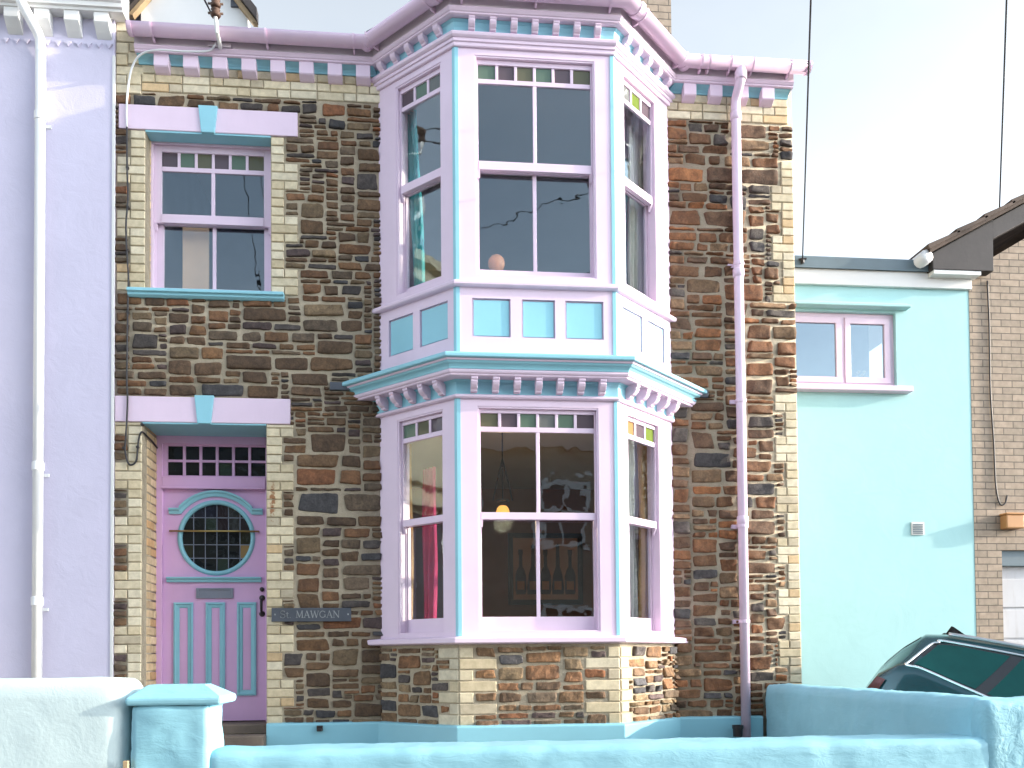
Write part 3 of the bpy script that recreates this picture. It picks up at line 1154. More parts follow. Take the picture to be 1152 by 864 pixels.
# ------------------------------------------------------------------ roof, dormer, chimney (above the frame, built where they stand)
mb = MB()
ZE = 5.87
for (a, b_) in ((.165, W),):
    mb.prism([(-.13, ZE), (3.5, ZE + 2.0), (7.2, ZE), (7.2, ZE - .06), (3.5, ZE + 1.94), (-.13, ZE - .06)], a, b_, 'slate')
mb.raw([(JL - .1, -.2, ZE + .01), (CL - .05, -B - .12, ZE + UP), (CR + .05, -B - .12, ZE + UP), (JR + .1, -.2, ZE + .01), ((JL + JR) / 2, 1.0, ZE + .75)],
       [(0, 1, 4), (1, 2, 4), (2, 3, 4)], 'slate')
roof = mb.build('roof', house)
mb = MB()
mb.box(4.35, 5.215, 1.45, 2.1, 6.4, 8.6, 'buff')
mb.box(4.30, 5.265, 1.40, 2.15, 8.6, 8.75, 'buff')
for x in (4.6, 4.95):
    mb.lathe([(.0, 0), (.12, 0), (.10, .35), (.12, .38), (.08, .38), (.08, 0)], 'tan_wood', (x, 1.78, 8.75), 14)
ch = mb.build('chimney', house)
mb = MB()
mb.prism([(.03, 5.82), (.98, 5.82), (.98, 6.52), (.505, 7.1), (.03, 6.52)], .62, 2.2, 'white', 'n')
dorm = mb.build('dormer', house)
mb = MB()
mb.box(.83, .93, .60, .64, 6.60, 6.78, 'slate')
for s_ in (-1, 1):
    c = .505
    mb.prism([(c, 7.16), (c + s_ * .575, 6.43), (c + s_ * .575, 6.53), (c, 7.27)], .50, .60, 'dark_wood', 'n')
    mb.prism([(c, 7.10), (c + s_ * .53, 6.43), (c + s_ * .57, 6.43), (c, 7.16)], .55, .62, 'tan_wood', 'n')
mb.build('bargeboard', dorm)

# ------------------------------------------------------------------ bay base (stone) and painted plinth
mb = MB()
for F, l, r, rl in ((F_FRONT, CL, CR, .018), (F_LEFT, -.02, SIDE, .014), (F_RIGHT, 0, SIDE + .02, .024)):
    mb.box(l, r, 0, .25, -.3, .706, 'mortar', None, F)
    q = []
    zz = .062
    kk = 0
    while zz < .64:
        zt = zz + .0885
        if F is F_FRONT:
            wl = .235 if kk % 2 == 0 else .105
            wr = .105 if kk % 2 == 0 else .235
            wl2 = [(l, l + wl)]
            q += [(l, l + (.30 if kk % 2 else .115), zz, zt), (r - (.285 if kk % 2 else .10), r, zz, zt)]
        elif F is F_LEFT:
            q.append((r - (.10 if kk % 2 else .22), r, zz, zt))
        else:
            q.append((0, .12 if kk % 2 else .17, zz, zt))
        zz = zt
        kk += 1
    def ok(u, z_, q=q, l=l, r=r):
        return l < u < r and not any(a - .004 < u < b_ + .004 and c - .004 < z_ < d + .004 for a, b_, c, d in q)
    for st in pack(l, r, .05, .70, ok, rng, asp=(1.1, 2.8)):
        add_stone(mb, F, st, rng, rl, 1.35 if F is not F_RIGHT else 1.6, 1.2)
    for a, b_, c, d in q:
        add_brick(mb, F, a, b_, c, d, rng, n0=-.010, n1=.02, col=tuple(x * .95 for x in brick_col(rng)))
mb.build('bay_base', house, smooth=False)
mb = MB()
# plinth: facade left, bay, facade right in one swept band
mb.sweep([(-.02, -.4), (.055, -.4), (.055, .055), (.045, .066), (.0, .072), (-.02, .072)],
         [(1.25, 0, 0, -1, 0), (JL, 0, -.4142, -1, 0), (CL, -B, -.4142, -1, 0), (CR, -B, .4142, -1, 0), (JR, 0, .4142, -1, 0), (5.52, 0, 0, -1, 0)], 'cyan', True)
mb.build('painted_plinth', house, bevel=.006)

# ------------------------------------------------------------------ front door
mb = MB()
DN = .40
mb.box(.232, .285, DN - .0, DN + .12, -.02, 2.575, 'lilac_deep')
mb.box(1.172, 1.25, DN - .0, DN + .12, -.02, 2.575, 'lilac_deep')
mb.box(.285, 1.172, DN, DN + .12, 2.50, 2.575, 'lilac_deep')
mb.box(.285, 1.172, DN - .006, DN + .12, 2.125, 2.215, 'lilac_deep')
mb.box(.285, 1.172, DN - .018, DN + .12, 2.105, 2.125, 'lilac_deep')
frame_o = mb.build('door_frame', house, bevel=.005)
mb = MB()
fa, fb, f0_, f1_ = .326, 1.172, 2.228, 2.488
mb.box(.285, fa, DN + .02, DN + .06, 2.215, 2.50, 'lilac_deep')
mb.box(fa, fb, DN + .02, DN + .06, f1_, 2.50, 'lilac_deep')
mb.box(fa, fb, DN + .02, DN + .06, 2.215, f0_, 'lilac_deep')
for k in range(1, 6):
    x = fa + (fb - fa) * k / 6
    mb.box(x - .012, x + .012, DN + .022, DN + .058, f0_, f1_, 'lilac_deep')
mb.box(fa, fb, DN + .024, DN + .056, 2.347, 2.368, 'lilac_deep')
fan = mb.build('fanlight', house, bevel=.003)
for k in range(6):
    for j in range(2):
        mb = MB()
        mb.box(fa + (fb - fa) * k / 6 + .002, fa + (fb - fa) * (k + 1) / 6 - .002, DN + .039, DN + .042, (f0_, 2.357)[j], (2.357, f1_)[j], 'door_green' if (k, j) == (3, 0) else 'door_dark')
        mb.build('fanlight_pane', fan)
# door leaf with a round opening
D0 = .44
mb = MB()
cxr, czr, RR = .741, 1.680, .300
x0, x1, zb, zt = .285, 1.172, .065, 2.105
ring = [(cxr + RR * math.cos(2 * math.pi * k / 64), czr + RR * math.sin(2 * math.pi * k / 64)) for k in range(64)]
def box_pt(k):
    a = 2 * math.pi * k / 64
    c, s_ = math.cos(a), math.sin(a)
    t = min(((x1 - cxr) if c > 0 else (x0 - cxr)) / c if abs(c) > 1e-9 else 1e9, ((zt - czr) if s_ > 0 else (zb - czr)) / s_ if abs(s_) > 1e-9 else 1e9)
    return (cxr + c * t, czr + s_ * t)
outr = [box_pt(k) for k in range(64)]
for k in range(64):
    k2 = (k + 1) % 64
    A, B_, C_, D_ = ring[k], ring[k2], outr[k2], outr[k]
    mb.face([(A[0], D0, A[1]), (B_[0], D0, B_[1]), (C_[0], D0, C_[1]), (D_[0], D0, D_[1])], 'lilac_deep')
    mb.face([(A[0], D0, A[1]), (A[0], D0 + .05, A[1]), (B_[0], D0 + .05, B_[1]), (B_[0], D0, B_[1])], 'lilac_deep')
for c in ((x0, zb), (x1, zb), (x1, zt), (x0, zt)):   # fill the corner triangles
    near = sorted(range(64), key=lambda k: (outr[k][0] - c[0]) ** 2 + (outr[k][1] - c[1]) ** 2)[:2]
    if max((outr[k][0] - c[0]) ** 2 + (outr[k][1] - c[1]) ** 2 for k in near) > 1e-6:
        a, b_ = outr[near[0]], outr[near[1]]
        mb.face([(a[0], D0, a[1]), (b_[0], D0, b_[1]), (c[0], D0, c[1])], 'lilac_deep')
door = mb.build('front_door', house)
mb = MB()
mb.box(x0, x1, D0 + .05, D0 + .052, zb, czr - RR - .02, 'lilac_deep')
mb.build('door_back', door)


def arc_mould(pts, prof_r, mk, name, parent, closed=False):
    mb = MB()
    mb.tube(pts, prof_r, mk, 8, closed)
    return mb.build(name, parent, smooth=True)


# round window: rim, leaded glass, came grid
mb = MB()
seg = 64
prof = [(RR - .004, .03), (RR - .004, -.008), (RR + .010, -.018), (RR + .028, -.014), (RR + .038, .004)]
mb.lathe([(r, h) for r, h in prof], 'cyan', (cxr, D0, czr), seg, 'n')
mb.build('round_window_rim', door, smooth=True)
rg = random.Random(4)
pane_cols = {(0, 4): 'st_blue', (1, 4): 'st_blue', (2, 4): 'st_blue', (3, 4): 'st_plum', (4, 4): 'st_grey', (1, 3): 'st_dark', (2, 3): 'st_green', (3, 3): 'st_plum', (4, 3): 'st_grey', (5, 3): 'st_plum',
             (5, 1): 'st_amber', (5, 2): 'st_olive', (3, 0): 'st_green', (0, 1): 'st_olive', (4, 0): 'st_dark', (2, 4): 'st_blue'}
gx = [cxr - RR + .0 + RR * 2 * k / 6 for k in range(7)]
gz = [czr - RR + RR * 2 * k / 5 for k in range(6)]
for i in range(6):
    for j in range(5):
        # clip the cell to the circle
        pts = []
        a0, a1, c0, c1 = gx[i], gx[i + 1], gz[j], gz[j + 1]
        n = 8
        edge = [(a0 + (a1 - a0) * t / n, c0) for t in range(n)] + [(a1, c0 + (c1 - c0) * t / n) for t in range(n)] + [(a1 - (a1 - a0) * t / n, c1) for t in range(n)] + [(a0, c1 - (c1 - c0) * t / n) for t in range(n)]
        R1 = RR - .002
        out = []
        for p in edge:
            d = math.hypot(p[0] - cxr, p[1] - czr)
            if d > R1:
                p = (cxr + (p[0] - cxr) * R1 / d, czr + (p[1] - czr) * R1 / d)
                if not (a0 - 1e-6 <= p[0] <= a1 + 1e-6 and c0 - 1e-6 <= p[1] <= c1 + 1e-6):
                    continue
            if not out or math.hypot(p[0] - out[-1][0], p[1] - out[-1][1]) > 1e-4:
                out.append(p)
        if len(out) < 3:
            continue
        mb = MB()
        mb.face([(p[0], D0 + .020, p[1]) for p in out], pane_cols.get((i, j), 'st_dark').replace('st_', 'door_'))
        mb.build('leaded_pane', door)
mb = MB()
for k in range(1, 6):
    h = math.sqrt(max(RR ** 2 - (gx[k] - cxr) ** 2, 0))
    mb.tube([(gx[k], D0 + .018, czr - h), (gx[k], D0 + .018, czr + h)], .004, 'pewter', 6)
for k in range(1, 5):
    h = math.sqrt(max(RR ** 2 - (gz[k] - czr) ** 2, 0))
    mb.tube([(cxr - h, D0 + .018, gz[k]), (cxr + h, D0 + .018, gz[k])], .004, 'pewter', 6)
mb.build('lead_came', door)
mb = MB()
mb.tube([(.345, D0 - .030, 1.735), (1.115, D0 - .030, 1.735)], .008, 'brass', 10)
for x in (.352, 1.108):
    mb.tube([(x, D0, 1.735), (x, D0 - .03, 1.735)], .006, 'brass', 8)
mb.build('brass_rail', door, smooth=True)
# eyebrow moulding
mb = MB()
path = [(.338, 1.912), (.43, 1.912)]
A0 = math.radians(138)
for k in range(0, 21):
    a = A0 - (A0 - (math.pi - A0)) * k / 20
    path.append((cxr + .395 * math.cos(a), 1.675 + .395 * math.sin(a)))
path += [(1.052, 1.912), (1.144, 1.912)]
def ribbon(mb, path, offs, mk):
    """sweep profile offs [(r outward, n)] along a planar (u,z) path"""
    n = len(path)
    rows = []
    for i, p in enumerate(path):
        q0, q1 = path[max(i - 1, 0)], path[min(i + 1, n - 1)]
        t = Vector((q1[0] - q0[0], q1[1] - q0[1])).normalized()
        nn = Vector((-t.y, t.x))
        rows.append([(p[0] + nn.x * r, d, p[1] + nn.y * r) for r, d in offs])
    v = [x for r in rows for x in r]
    m_ = len(offs)
    f = [(i * m_ + k, (i + 1) * m_ + k, (i + 1) * m_ + (k + 1) % m_, i * m_ + (k + 1) % m_) for i in range(n - 1) for k in range(m_)]
    f += [tuple(range(m_)), tuple((n - 1) * m_ + k for k in range(m_))]
    mb.raw(v, f, mk)
ribbon(mb, path, [(-.026, D0 + .002), (-.026, D0 - .018), (.0, D0 - .026), (.012, D0 - .040), (.026, D0 - .040), (.026, D0 + .002)], 'cyan')
mb.build('hood_moulding', door)
mb = MB()
mb.prism([(D0 + .002, 1.330), (D0 - .045, 1.330), (D0 - .045, 1.318), (D0 - .028, 1.306), (D0 - .022, 1.285), (D0 + .002, 1.285)], .320, 1.132, 'cyan')
mb.build('shelf_moulding', door, bevel=.002)
for a in (.378, .652, .921):
    b_ = a + .165
    t, bo = 1.108, .285
    mb = MB()
    w1 = .060
    for (pa, pb) in (((a, bo), (a, t)), ((a, t), (b_, t)), ((b_, t), (b_, bo)), ((b_, bo), (a, bo))):
        pass
    O_ = [(a, bo), (b_, bo), (b_, t), (a, t)]
    lev = [(0, .002), (0, -.016), (.014, -.020), (.022, -.010), (.044, -.006), (w1, .014)]
    for (i0, d0), (i1, d1) in zip(lev, lev[1:]):
        p0 = [(a + i0, bo + i0), (b_ - i0, bo + i0), (b_ - i0, t - i0), (a + i0, t - i0)]
        p1 = [(a + i1, bo + i1), (b_ - i1, bo + i1), (b_ - i1, t - i1), (a + i1, t - i1)]
        for k in range(4):
            k2 = (k + 1) % 4
            mb.face([(p0[k][0], D0 + d0, p0[k][1]), (p0[k2][0], D0 + d0, p0[k2][1]), (p1[k2][0], D0 + d1, p1[k2][1]), (p1[k][0], D0 + d1, p1[k][1])], 'cyan')
    i1 = w1 - .002
    mb.face([(a + i1, D0 - .004, bo + i1), (b_ - i1, D0 - .004, bo + i1), (b_ - i1, D0 - .004, t - i1), (a + i1, D0 - .004, t - i1)], 'lilac_deep')
    mb.build('door_panel', door)
mb = MB()
mb.box(.569, .887, D0 - .008, D0 + .004, 1.143, 1.235, 'pewter')
for q in ((.569, .887, 1.143, 1.158), (.569, .887, 1.220, 1.235), (.569, .592, 1.158, 1.220), (.864, .887, 1.158, 1.220)):
    mb.box(q[0], q[1], D0 - .016, D0 - .006, q[2], q[3], 'pewter')
mb.build('letterbox', door, bevel=.003)
mb = MB()
mb.lathe([(0, -.03), (.018, -.028), (.020, -.016), (.020, 0)], 'iron', (1.136, D0, 1.222), 16, 'n')
mb.build('door_lock', door, smooth=True)
mb = MB()
for zz in (1.146, 1.005):
    mb.lathe([(0, -.014), (.022, -.012), (.026, -.004), (.026, 0)], 'iron', (1.136, D0, zz), 16, 'n')
mb.tube([(1.136, D0 - .01, 1.14), (1.136, D0 - .045, 1.115), (1.136, D0 - .052, 1.075), (1.136, D0 - .045, 1.03), (1.136, D0 - .01, 1.008)], [.012, .013, .012, .011, .010], 'iron', 10)
mb.build('door_handle', door, smooth=True)
mb = MB()
mb.box(.235, 1.245, .10, .60, -.035, .055, 'step')
mb.box(.20, 1.25, -.20, .10, -.16, -.02, 'step')
mb.build('doorstep', house, bevel=.012)

# ------------------------------------------------------------------ rooms behind the windows
mb = MB()
# ground floor front room (open to the bay), hall behind the door, and the two rooms above
def room(x0, x1, y0, y1, z0, z1, mk):
    mb.face([(x0, y1, z0), (x1, y1, z0), (x1, y1, z1), (x0, y1, z1)], mk)
    mb.face([(x0, y0, z0), (x0, y1, z0), (x0, y1, z1), (x0, y0, z1)], mk)
    mb.face([(x1, y0, z0), (x1, y0, z1), (x1, y1, z1), (x1, y1, z0)], mk)
    mb.face([(x0, y0, z0), (x1, y0, z0), (x1, y1, z0), (x0, y1, z0)], 'carpet')
    mb.face([(x0, y0, z1), (x0, y1, z1), (x1, y1, z1), (x1, y0, z1)], 'ceiling')
room(1.75, 5.55, .452, 3.9, .30, 2.79, 'plaster')
room(1.75, 5.55, .452, 3.9, 3.20, 5.62, 'plaster_up')
room(.26, 1.70, .56, 3.9, .02, 2.79, 'plaster')
room(.26, 1.70, .452, 2.6, 3.20, 5.62, 'plaster_up')
# bay floors and ceilings
for z0_ in (.30, 2.79, 3.20, 5.62):
    mb.face([(JL + .08, .46, z0_), (JL + .08, .05, z0_), (CL + .05, -B + .11, z0_), (CR - .05, -B + .11, z0_), (JR - .08, .05, z0_), (JR - .08, .46, z0_)], 'carpet' if z0_ in (.30, 3.20) else 'ceiling')
mb.build('interior', house, fix=False)

# ================================================================== things on and in the house
# slate name plaque
mb = MB()
mb.box(1.293, 1.95, -.050, -.030, .915, 1.030, 'slate')
plq = tag(mb.build('name_plaque', None, bevel=.004), 'dark slate house name plaque reading St. MAWGAN beside the lilac door', 'sign')
WPOS[plq.name] = Vector(plq.location)


def stroke(mb, pts, w, n0, n1, mk):
    for (a, b_) in zip(pts, pts[1:]):
        d = Vector((b_[0] - a[0], b_[1] - a[1]))
        if d.length < 1e-9:
            continue
        d.normalize()
        q = Vector((-d.y, d.x)) * w / 2
        e = d * w * .2
        poly = [(a[0] - q.x - e.x, a[1] - q.y - e.y), (b_[0] - q.x + e.x, b_[1] - q.y + e.y), (b_[0] + q.x + e.x, b_[1] + q.y + e.y), (a[0] + q.x - e.x, a[1] + q.y - e.y)]
        mb.prism(poly, n0, n1, mk, 'n')


# serif capitals: list of (points, weight)   on a unit-height cell
TH, TN = .13, .06
def serif(x, y, w=.26):
    return ([(x - w / 2, y), (x + w / 2, y)], .045)
def arc(cx, cy, rx, ry, a0, a1, n=14):
    return [(cx + rx * math.cos(math.radians(a0 + (a1 - a0) * k / n)), cy + ry * math.sin(math.radians(a0 + (a1 - a0) * k / n))) for k in range(n + 1)]
GLY = {
    'S': (.56, [(arc(.28, .75, .20, .22, 20, 270), .10), (arc(.28, .27, .22, .25, 90, -160), .10), ([(.47, .98), (.47, .78)], .05), ([(.06, .02), (.06, .24)], .05)]),
    't': (.34, [([(.15, .78), (.15, .14)] + arc(.25, .12, .10, .10, 180, 300, 6), .09), ([(.03, .62), (.30, .62)], .06)]),
    '.': (.2, [([(.08, .05), (.12, .05)], .10)]),
    'M': (1.02, [([(.14, 0), (.19, 1)], TN), ([(.19, 1), (.50, .08)], TH), ([(.50, .08), (.82, 1)], TN), ([(.82, 1), (.87, 0)], TH), serif(.14, .02), serif(.87, .02, .3), serif(.15, .98, .2), serif(.86, .98, .2)]),
    'A': (.86, [([(.12, 0), (.42, 1)], TN), ([(.42, 1), (.74, 0)], TH), ([(.23, .36), (.61, .36)], TN), serif(.12, .02), serif(.74, .02)]),
    'W': (1.16, [([(.10, 1), (.34, 0)], TH), ([(.34, 0), (.58, .92)], TN), ([(.58, .92), (.82, 0)], TH), ([(.82, 0), (1.06, 1)], TN), serif(.10, .98), serif(.58, .98), serif(1.06, .98)]),
    'G': (.92, [(arc(.46, .5, .37, .47, 40, 325), .11), ([(.78, .42), (.78, .10)], .11), serif(.76, .43), ([(.76, .96), (.76, .74)], .05)]),
    'N': (.94, [([(.16, 0), (.16, 1)], TN), ([(.14, 1), (.78, .02)], TH), ([(.78, 0), (.78, 1)], TN), serif(.16, .02), serif(.12, .98), serif(.78, .98)]),
}


def letters(text, x, z, h, width):
    k = width / sum(GLY[c][0] for c in text)
    for c in text:
        adv, st = GLY[c]
        mb = MB()
        for q, (pts, w) in enumerate(st):
            stroke(mb, [(x + p[0] * k, z + p[1] * h) for p in pts], w * h, -.0525 - q * .0002, -.0485, 'slate_letter')
        mb.build('letter', plq)
        x += adv * k


letters('St.', 1.362, .945, .062, .093)
letters('MAWGAN', 1.492, .947, .058, .365)
for x in (1.322, 1.925):
    mb = MB()
    mb.lathe([(0, -.004), (.006, -.003), (.008, 0)], 'slate_letter', (x, -.050, .975), 10, 'n')
    mb.build('plaque_screw', plq)

# telephone cable: white lead from the eaves, black lead down the wall into the door reveal
mb = MB()
pts = []
def spline(ps, n=8):
    P = [Vector(p) for p in ps]
    P = [P[0] * 2 - P[1]] + P + [P[-1] * 2 - P[-2]]
    out = []
    for i in range(1, len(P) - 2):
        for k in range(n):
            t = k / n
            a, b_, c, d = P[i - 1], P[i], P[i + 1], P[i + 2]
            out.append(.5 * ((2 * b_) + (-a + c) * t + (2 * a - 5 * b_ + 4 * c - d) * t * t + (-a + 3 * b_ - 3 * c + d) * t ** 3))
    out.append(P[-2])
    return [tuple(p) for p in out]
mb.tube(spline([(.86, -.135, 5.76), (.80, -.128, 5.69), (.60, -.128, 5.672), (.38, -.125, 5.672), (.24, -.09, 5.65), (.16, -.05, 5.57), (.125, -.04, 5.42), (.11, -.035, 5.25), (.112, -.035, 5.06)]), .0085, 'white_pipe', 8)
tag(mb.build('telephone_lead', None, smooth=True), 'thin white cable curving from under the lilac gutter down to the upper lintel', 'cable')
mb = MB()
wob = random.Random(3)
run = [(.112, -.036, 5.06)] + [(.118 + wob.uniform(-.010, .010), -.03 - wob.uniform(0, .008), 4.9 - k * .22) for k in range(10)] + [(.125, -.036, 2.78), (.120, -.036, 2.6), (.108, -.030, 2.42), (.105, -.028, 2.33), (.13, -.028, 2.235), (.165, -.028, 2.225), (.195, -.028, 2.26), (.205, -.026, 2.36), (.215, -.024, 2.45), (.236, -.018, 2.50), (.246, .10, 2.49), (.247, .25, 2.48), (.248, .38, 2.46)]
mb.tube(spline(run, 6), .008, 'cable', 8)
cab = mb.build('wall_cable', None, smooth=True)
tag(cab, 'black cable hanging down the left stone wall edge and looping by the door', 'cable')
WPOS[cab.name] = Vector(cab.location)
for k, (x, z_) in enumerate(((.115, 4.72), (.122, 4.38), (.118, 4.02), (.122, 3.5), (.095, 2.36), (.205, 2.37), (.24, 2.56))):
    mb = MB()
    mb.lathe([(0, -.03), (.012, -.028), (.014, -.012), (.012, 0)], 'iron', (x, -.012, z_), 10, 'n')
    mb.build('cable_clip', cab)
# insulator bracket on the gutter and the drop wire
mb = MB()
mb.tube([(.89, -.125, 5.72), (.90, -.20, 5.715), (.90, -.285, 5.74), (.89, -.30, 5.86)], .016, 'white', 10)
mb.box(.80, .98, -.130, -.1105, 5.73, 5.765, 'fascia')
ins = mb.build('wire_bracket', None, smooth=False)
tag(ins, 'white iron wire bracket with rusty insulators standing over the lilac gutter', 'wire bracket')
WPOS[ins.name] = Vector(ins.location)
for (x, z_) in ((.89, 5.86), (.89, 5.94)):
    mb = MB()
    mb.lathe([(0, 0), (.034, .0), (.045, .022), (.03, .035), (.03, .05), (.038, .06), (.0, .075)], 'rust', (x, -.30, z_), 12)
    mb.tube([(x - .06, -.30, z_ + .03), (x + .06, -.30, z_ + .03)], .010, 'rust', 6)
    mb.build('insulator', ins, smooth=True)


def wire(p0, p1, sag, name, label, r=.007, n=24):
    a, b_ = Vector(p0), Vector(p1)
    pts = []
    for k in range(n + 1):
        t = k / n
        p = a.lerp(b_, t)
        p.z -= sag * 4 * t * (1 - t)
        pts.append(tuple(p))
    mb = MB()
    mb.tube(pts, r, 'cable', 6)
    return tag(mb.build(name, None, smooth=True), label, 'wire')


wire((.85, -.30, 5.90), (-.7, -12.9, 5.95), .02, 'overhead_wire', 'left strand of the two black wires running up from the rusty insulators', .007)
wire((.90, -.30, 6.0), (.1, -12.9, 6.1), .02, 'overhead_wire', 'right strand of the two black wires running up from the rusty insulators', .007)

# curtains and furnishings behind the glass


def curtain(F, u0, u1, n, z0, z1, mk, folds, amp, label, slant=0, cat='curtain'):
    mb = MB(F)
    nu, nz = folds * 8, 10
    v = []
    for layer in (0, .008):
        for j in range(nz + 1):
            t = j / nz
            for i in range(nu + 1):
                s_ = i / nu
                u = u0 + (u1 - u0) * s_ + slant * (1 - t)
                d = amp * math.sin(s_ * folds * 2 * math.pi) * (.6 + .4 * (1 - t)) + .01 * math.sin(7 * t + 5 * s_)
                v.append((u, n + d + layer, z0 + (z1 - z0) * t))
    L = (nu + 1) * (nz + 1)
    f = []
    for j in range(nz):
        for i in range(nu):
            q = (j * (nu + 1) + i, j * (nu + 1) + i + 1, (j + 1) * (nu + 1) + i + 1, (j + 1) * (nu + 1) + i)
            f.append(q)
            f.append(tuple(L + x for x in q[::-1]))
    mb.raw(v, f, mk)
    return tag(mb.build('curtain', None, smooth=True, fix=False), label, cat)


curtain(F_LEFT, .105, .235, .145, .80, 2.42, 'ochre_cloth', 3, .014, 'ochre curtain at the wall edge of the lower left bay window')
curtain(F_LEFT, .15, .31, .36, .80, 2.25, 'pink_cloth', 3, .03, 'bright magenta curtain inside the lower left bay window')
curtain(F_LEFT, .09, .15, .15, 3.66, 5.30, 'pale_cloth', 2, .015, 'pale curtain edge at the wall side of the upper left bay window')
curtain(F_LEFT, .15, .29, .17, 3.66, 5.30, 'teal_cloth', 3, .022, 'teal curtain drawn aside in the upper left bay window', slant=.10)
curtain(F_RIGHT, .62, .80, .17, .80, 2.45, 'ochre_cloth', 3, .025, 'brown gold curtain in the lower right bay window')
curtain(F_RIGHT, .46, .68, .23, .80, 2.45, 'grey_cloth', 4, .022, 'grey net curtain beside the brown one in the lower right bay window')
curtain(F_RIGHT, .56, .82, .20, 3.66, 5.40, 'pale_cloth', 5, .022, 'pale grey curtain in the upper right bay window')
curtain(F_RIGHT, .50, .62, .27, 3.66, 5.0, 'teal_cloth', 3, .02, 'sea green curtain fold in the upper right bay window')
# panel in the small upper room, warm lamplight put into its peach colour
mb = MB()
mb.box(.468, .694, .345, .37, 3.21, 4.50, 'lit_peach')

tag(mb.build('lit_peach_panel', None, bevel=.004), 'panel painted warm peach as if lamplit, behind the small upper window over the door', 'panelling')
# coral ornament on the upper sill
mb = MB()
mb.lathe([(0, 0), (.03, .006), (.055, .025), (.068, .055), (.070, .08), (.064, .108), (.045, .132), (.022, .145), (0, .147)], 'coral', (3.17, -.425, 3.768), 20)
mb.lathe([(0, 0), (.03, 0), (.03, .02), (0, .02)], 'cream', (3.17, -.425, 3.7505), 12)
tag(mb.build('round_ornament', None, smooth=True), 'coral globe ornament at the foot of the upper front bay window', 'ornament')
mb = MB()
mb.box(3.02, 3.95, -.505, -.25, 3.70, 3.75, 'cream')
mb.build('window_board', house)
# framed picture of five bottles
pic = thing('framed_picture', (3.75, 3.88, .95), 'black framed picture of five bottles on the brown wall of the front room', 'picture')
PX0, PX1, PZ0, PZ1 = 3.665, 4.63, 1.287, 2.207
mb = MB()
for q in ((PX0, PX1, PZ0, PZ0 + .06), (PX0, PX1, PZ1 - .06, PZ1), (PX0, PX0 + .06, PZ0 + .06, PZ1 - .06), (PX1 - .06, PX1, PZ0 + .06, PZ1 - .06)):
    mb.box(q[0], q[1], 3.84, 3.895, q[2], q[3], 'black_wood')
mb.build('frame', pic)
mb = MB()
mb.box(PX0 + .06, PX1 - .06, 3.87, 3.89, PZ0 + .06, PZ1 - .06, 'pic_paper')
mb.build('print_sheet', pic)
for k in range(5):
    mb = MB()
    x = PX0 + .16 + k * (PX1 - PX0 - .32) / 4
    zb_ = PZ0 + .13
    prof = [(.0, 0), (.06, 0), (.07, .04), (.07, .24), (.05, .31), (.023, .36), (.021, .50), (.029, .52), (.029, .58), (.0, .58)]
    if k % 2:
        prof = [(.0, 0), (.075, 0), (.08, .09), (.058, .26), (.026, .36), (.021, .60), (.028, .62), (.0, .66)]
    mb.prism([(x + a, zb_ + z_) for a, z_ in prof] + [(x - a, zb_ + z_) for a, z_ in prof[::-1]][1:-1], 3.864, 3.869, 'bottle_ink', 'n')
    mb.box(x - .046, x + .046, 3.860, 3.8635, zb_ + .06, zb_ + .17, 'bottle_label')
    mb.build('printed_bottle', pic)
# pendant lamp
lamp = thing('pendant_lamp', (3.30, .60, 1.915), 'lit amber glass pendant lamp hanging inside the lower front bay window', 'lamp')
mb = MB()
mb.tube([(3.30, .6, 2.79), (3.30, .6, 2.05)], .006, 'iron', 6)
for s_ in (-1, 1):
    mb.tube([(3.30, .6, 2.45), (3.30 + s_ * .06, .6, 2.2), (3.30 + s_ * .09, .6, 2.06)], .008, 'iron', 6)
mb.tube([(3.30 + .055 * math.cos(a), .6 + .055 * math.sin(a), 2.06) for a in [2 * math.pi * k / 20 for k in range(20)]], .008, 'iron', 6, True)
mb.build('lamp_chain', lamp)
mb = MB()
mb.lathe([(.015, .085), (.035, .08), (.052, .06), (.062, .03), (.060, .0)], 'lamp', (3.30, .6, 1.93), 20)
mb.build('lamp_shade', lamp, smooth=True)
mb = MB()
mb.lathe([(0, -.02), (.02, -.012), (.028, .01), (.015, .05), (0, .055)], 'bulb', (3.30, .6, 1.915), 12)
mb.build('bulb', lamp, smooth=True)
pl = bpy.data.lights.new('lamp_light', 'POINT')
pl.energy = 6
pl.color = (1, .7, .38)
pl.shadow_soft_size = .08
plo = bpy.data.objects.new('lamp_light', pl)
COL.objects.link(plo)
plo.location = (3.30, .6, 1.84)
attach(plo, lamp)
# small black peg on the plinth, drain shoe below the downpipe
mb = MB()
mb.box(1.665, 1.715, -.085, -.05, .0, .045, 'iron')
mb.box(1.67, 1.71, -.12, -.085, .0, .02, 'iron')
tag(mb.build('cable_box', None, bevel=.004), 'tiny black box on the sky blue plinth right of the door', 'box')
mb = MB()
mb.lathe([(.03, 0), (.04, .0), (.042, .07), (.048, .07), (.048, .10), (.03, .10)], 'iron', (5.25, -.16, -.1), 14)
tag(mb.build('drain_shoe', None, smooth=False), 'small black drain pot at the foot of the lilac downpipe', 'drain')

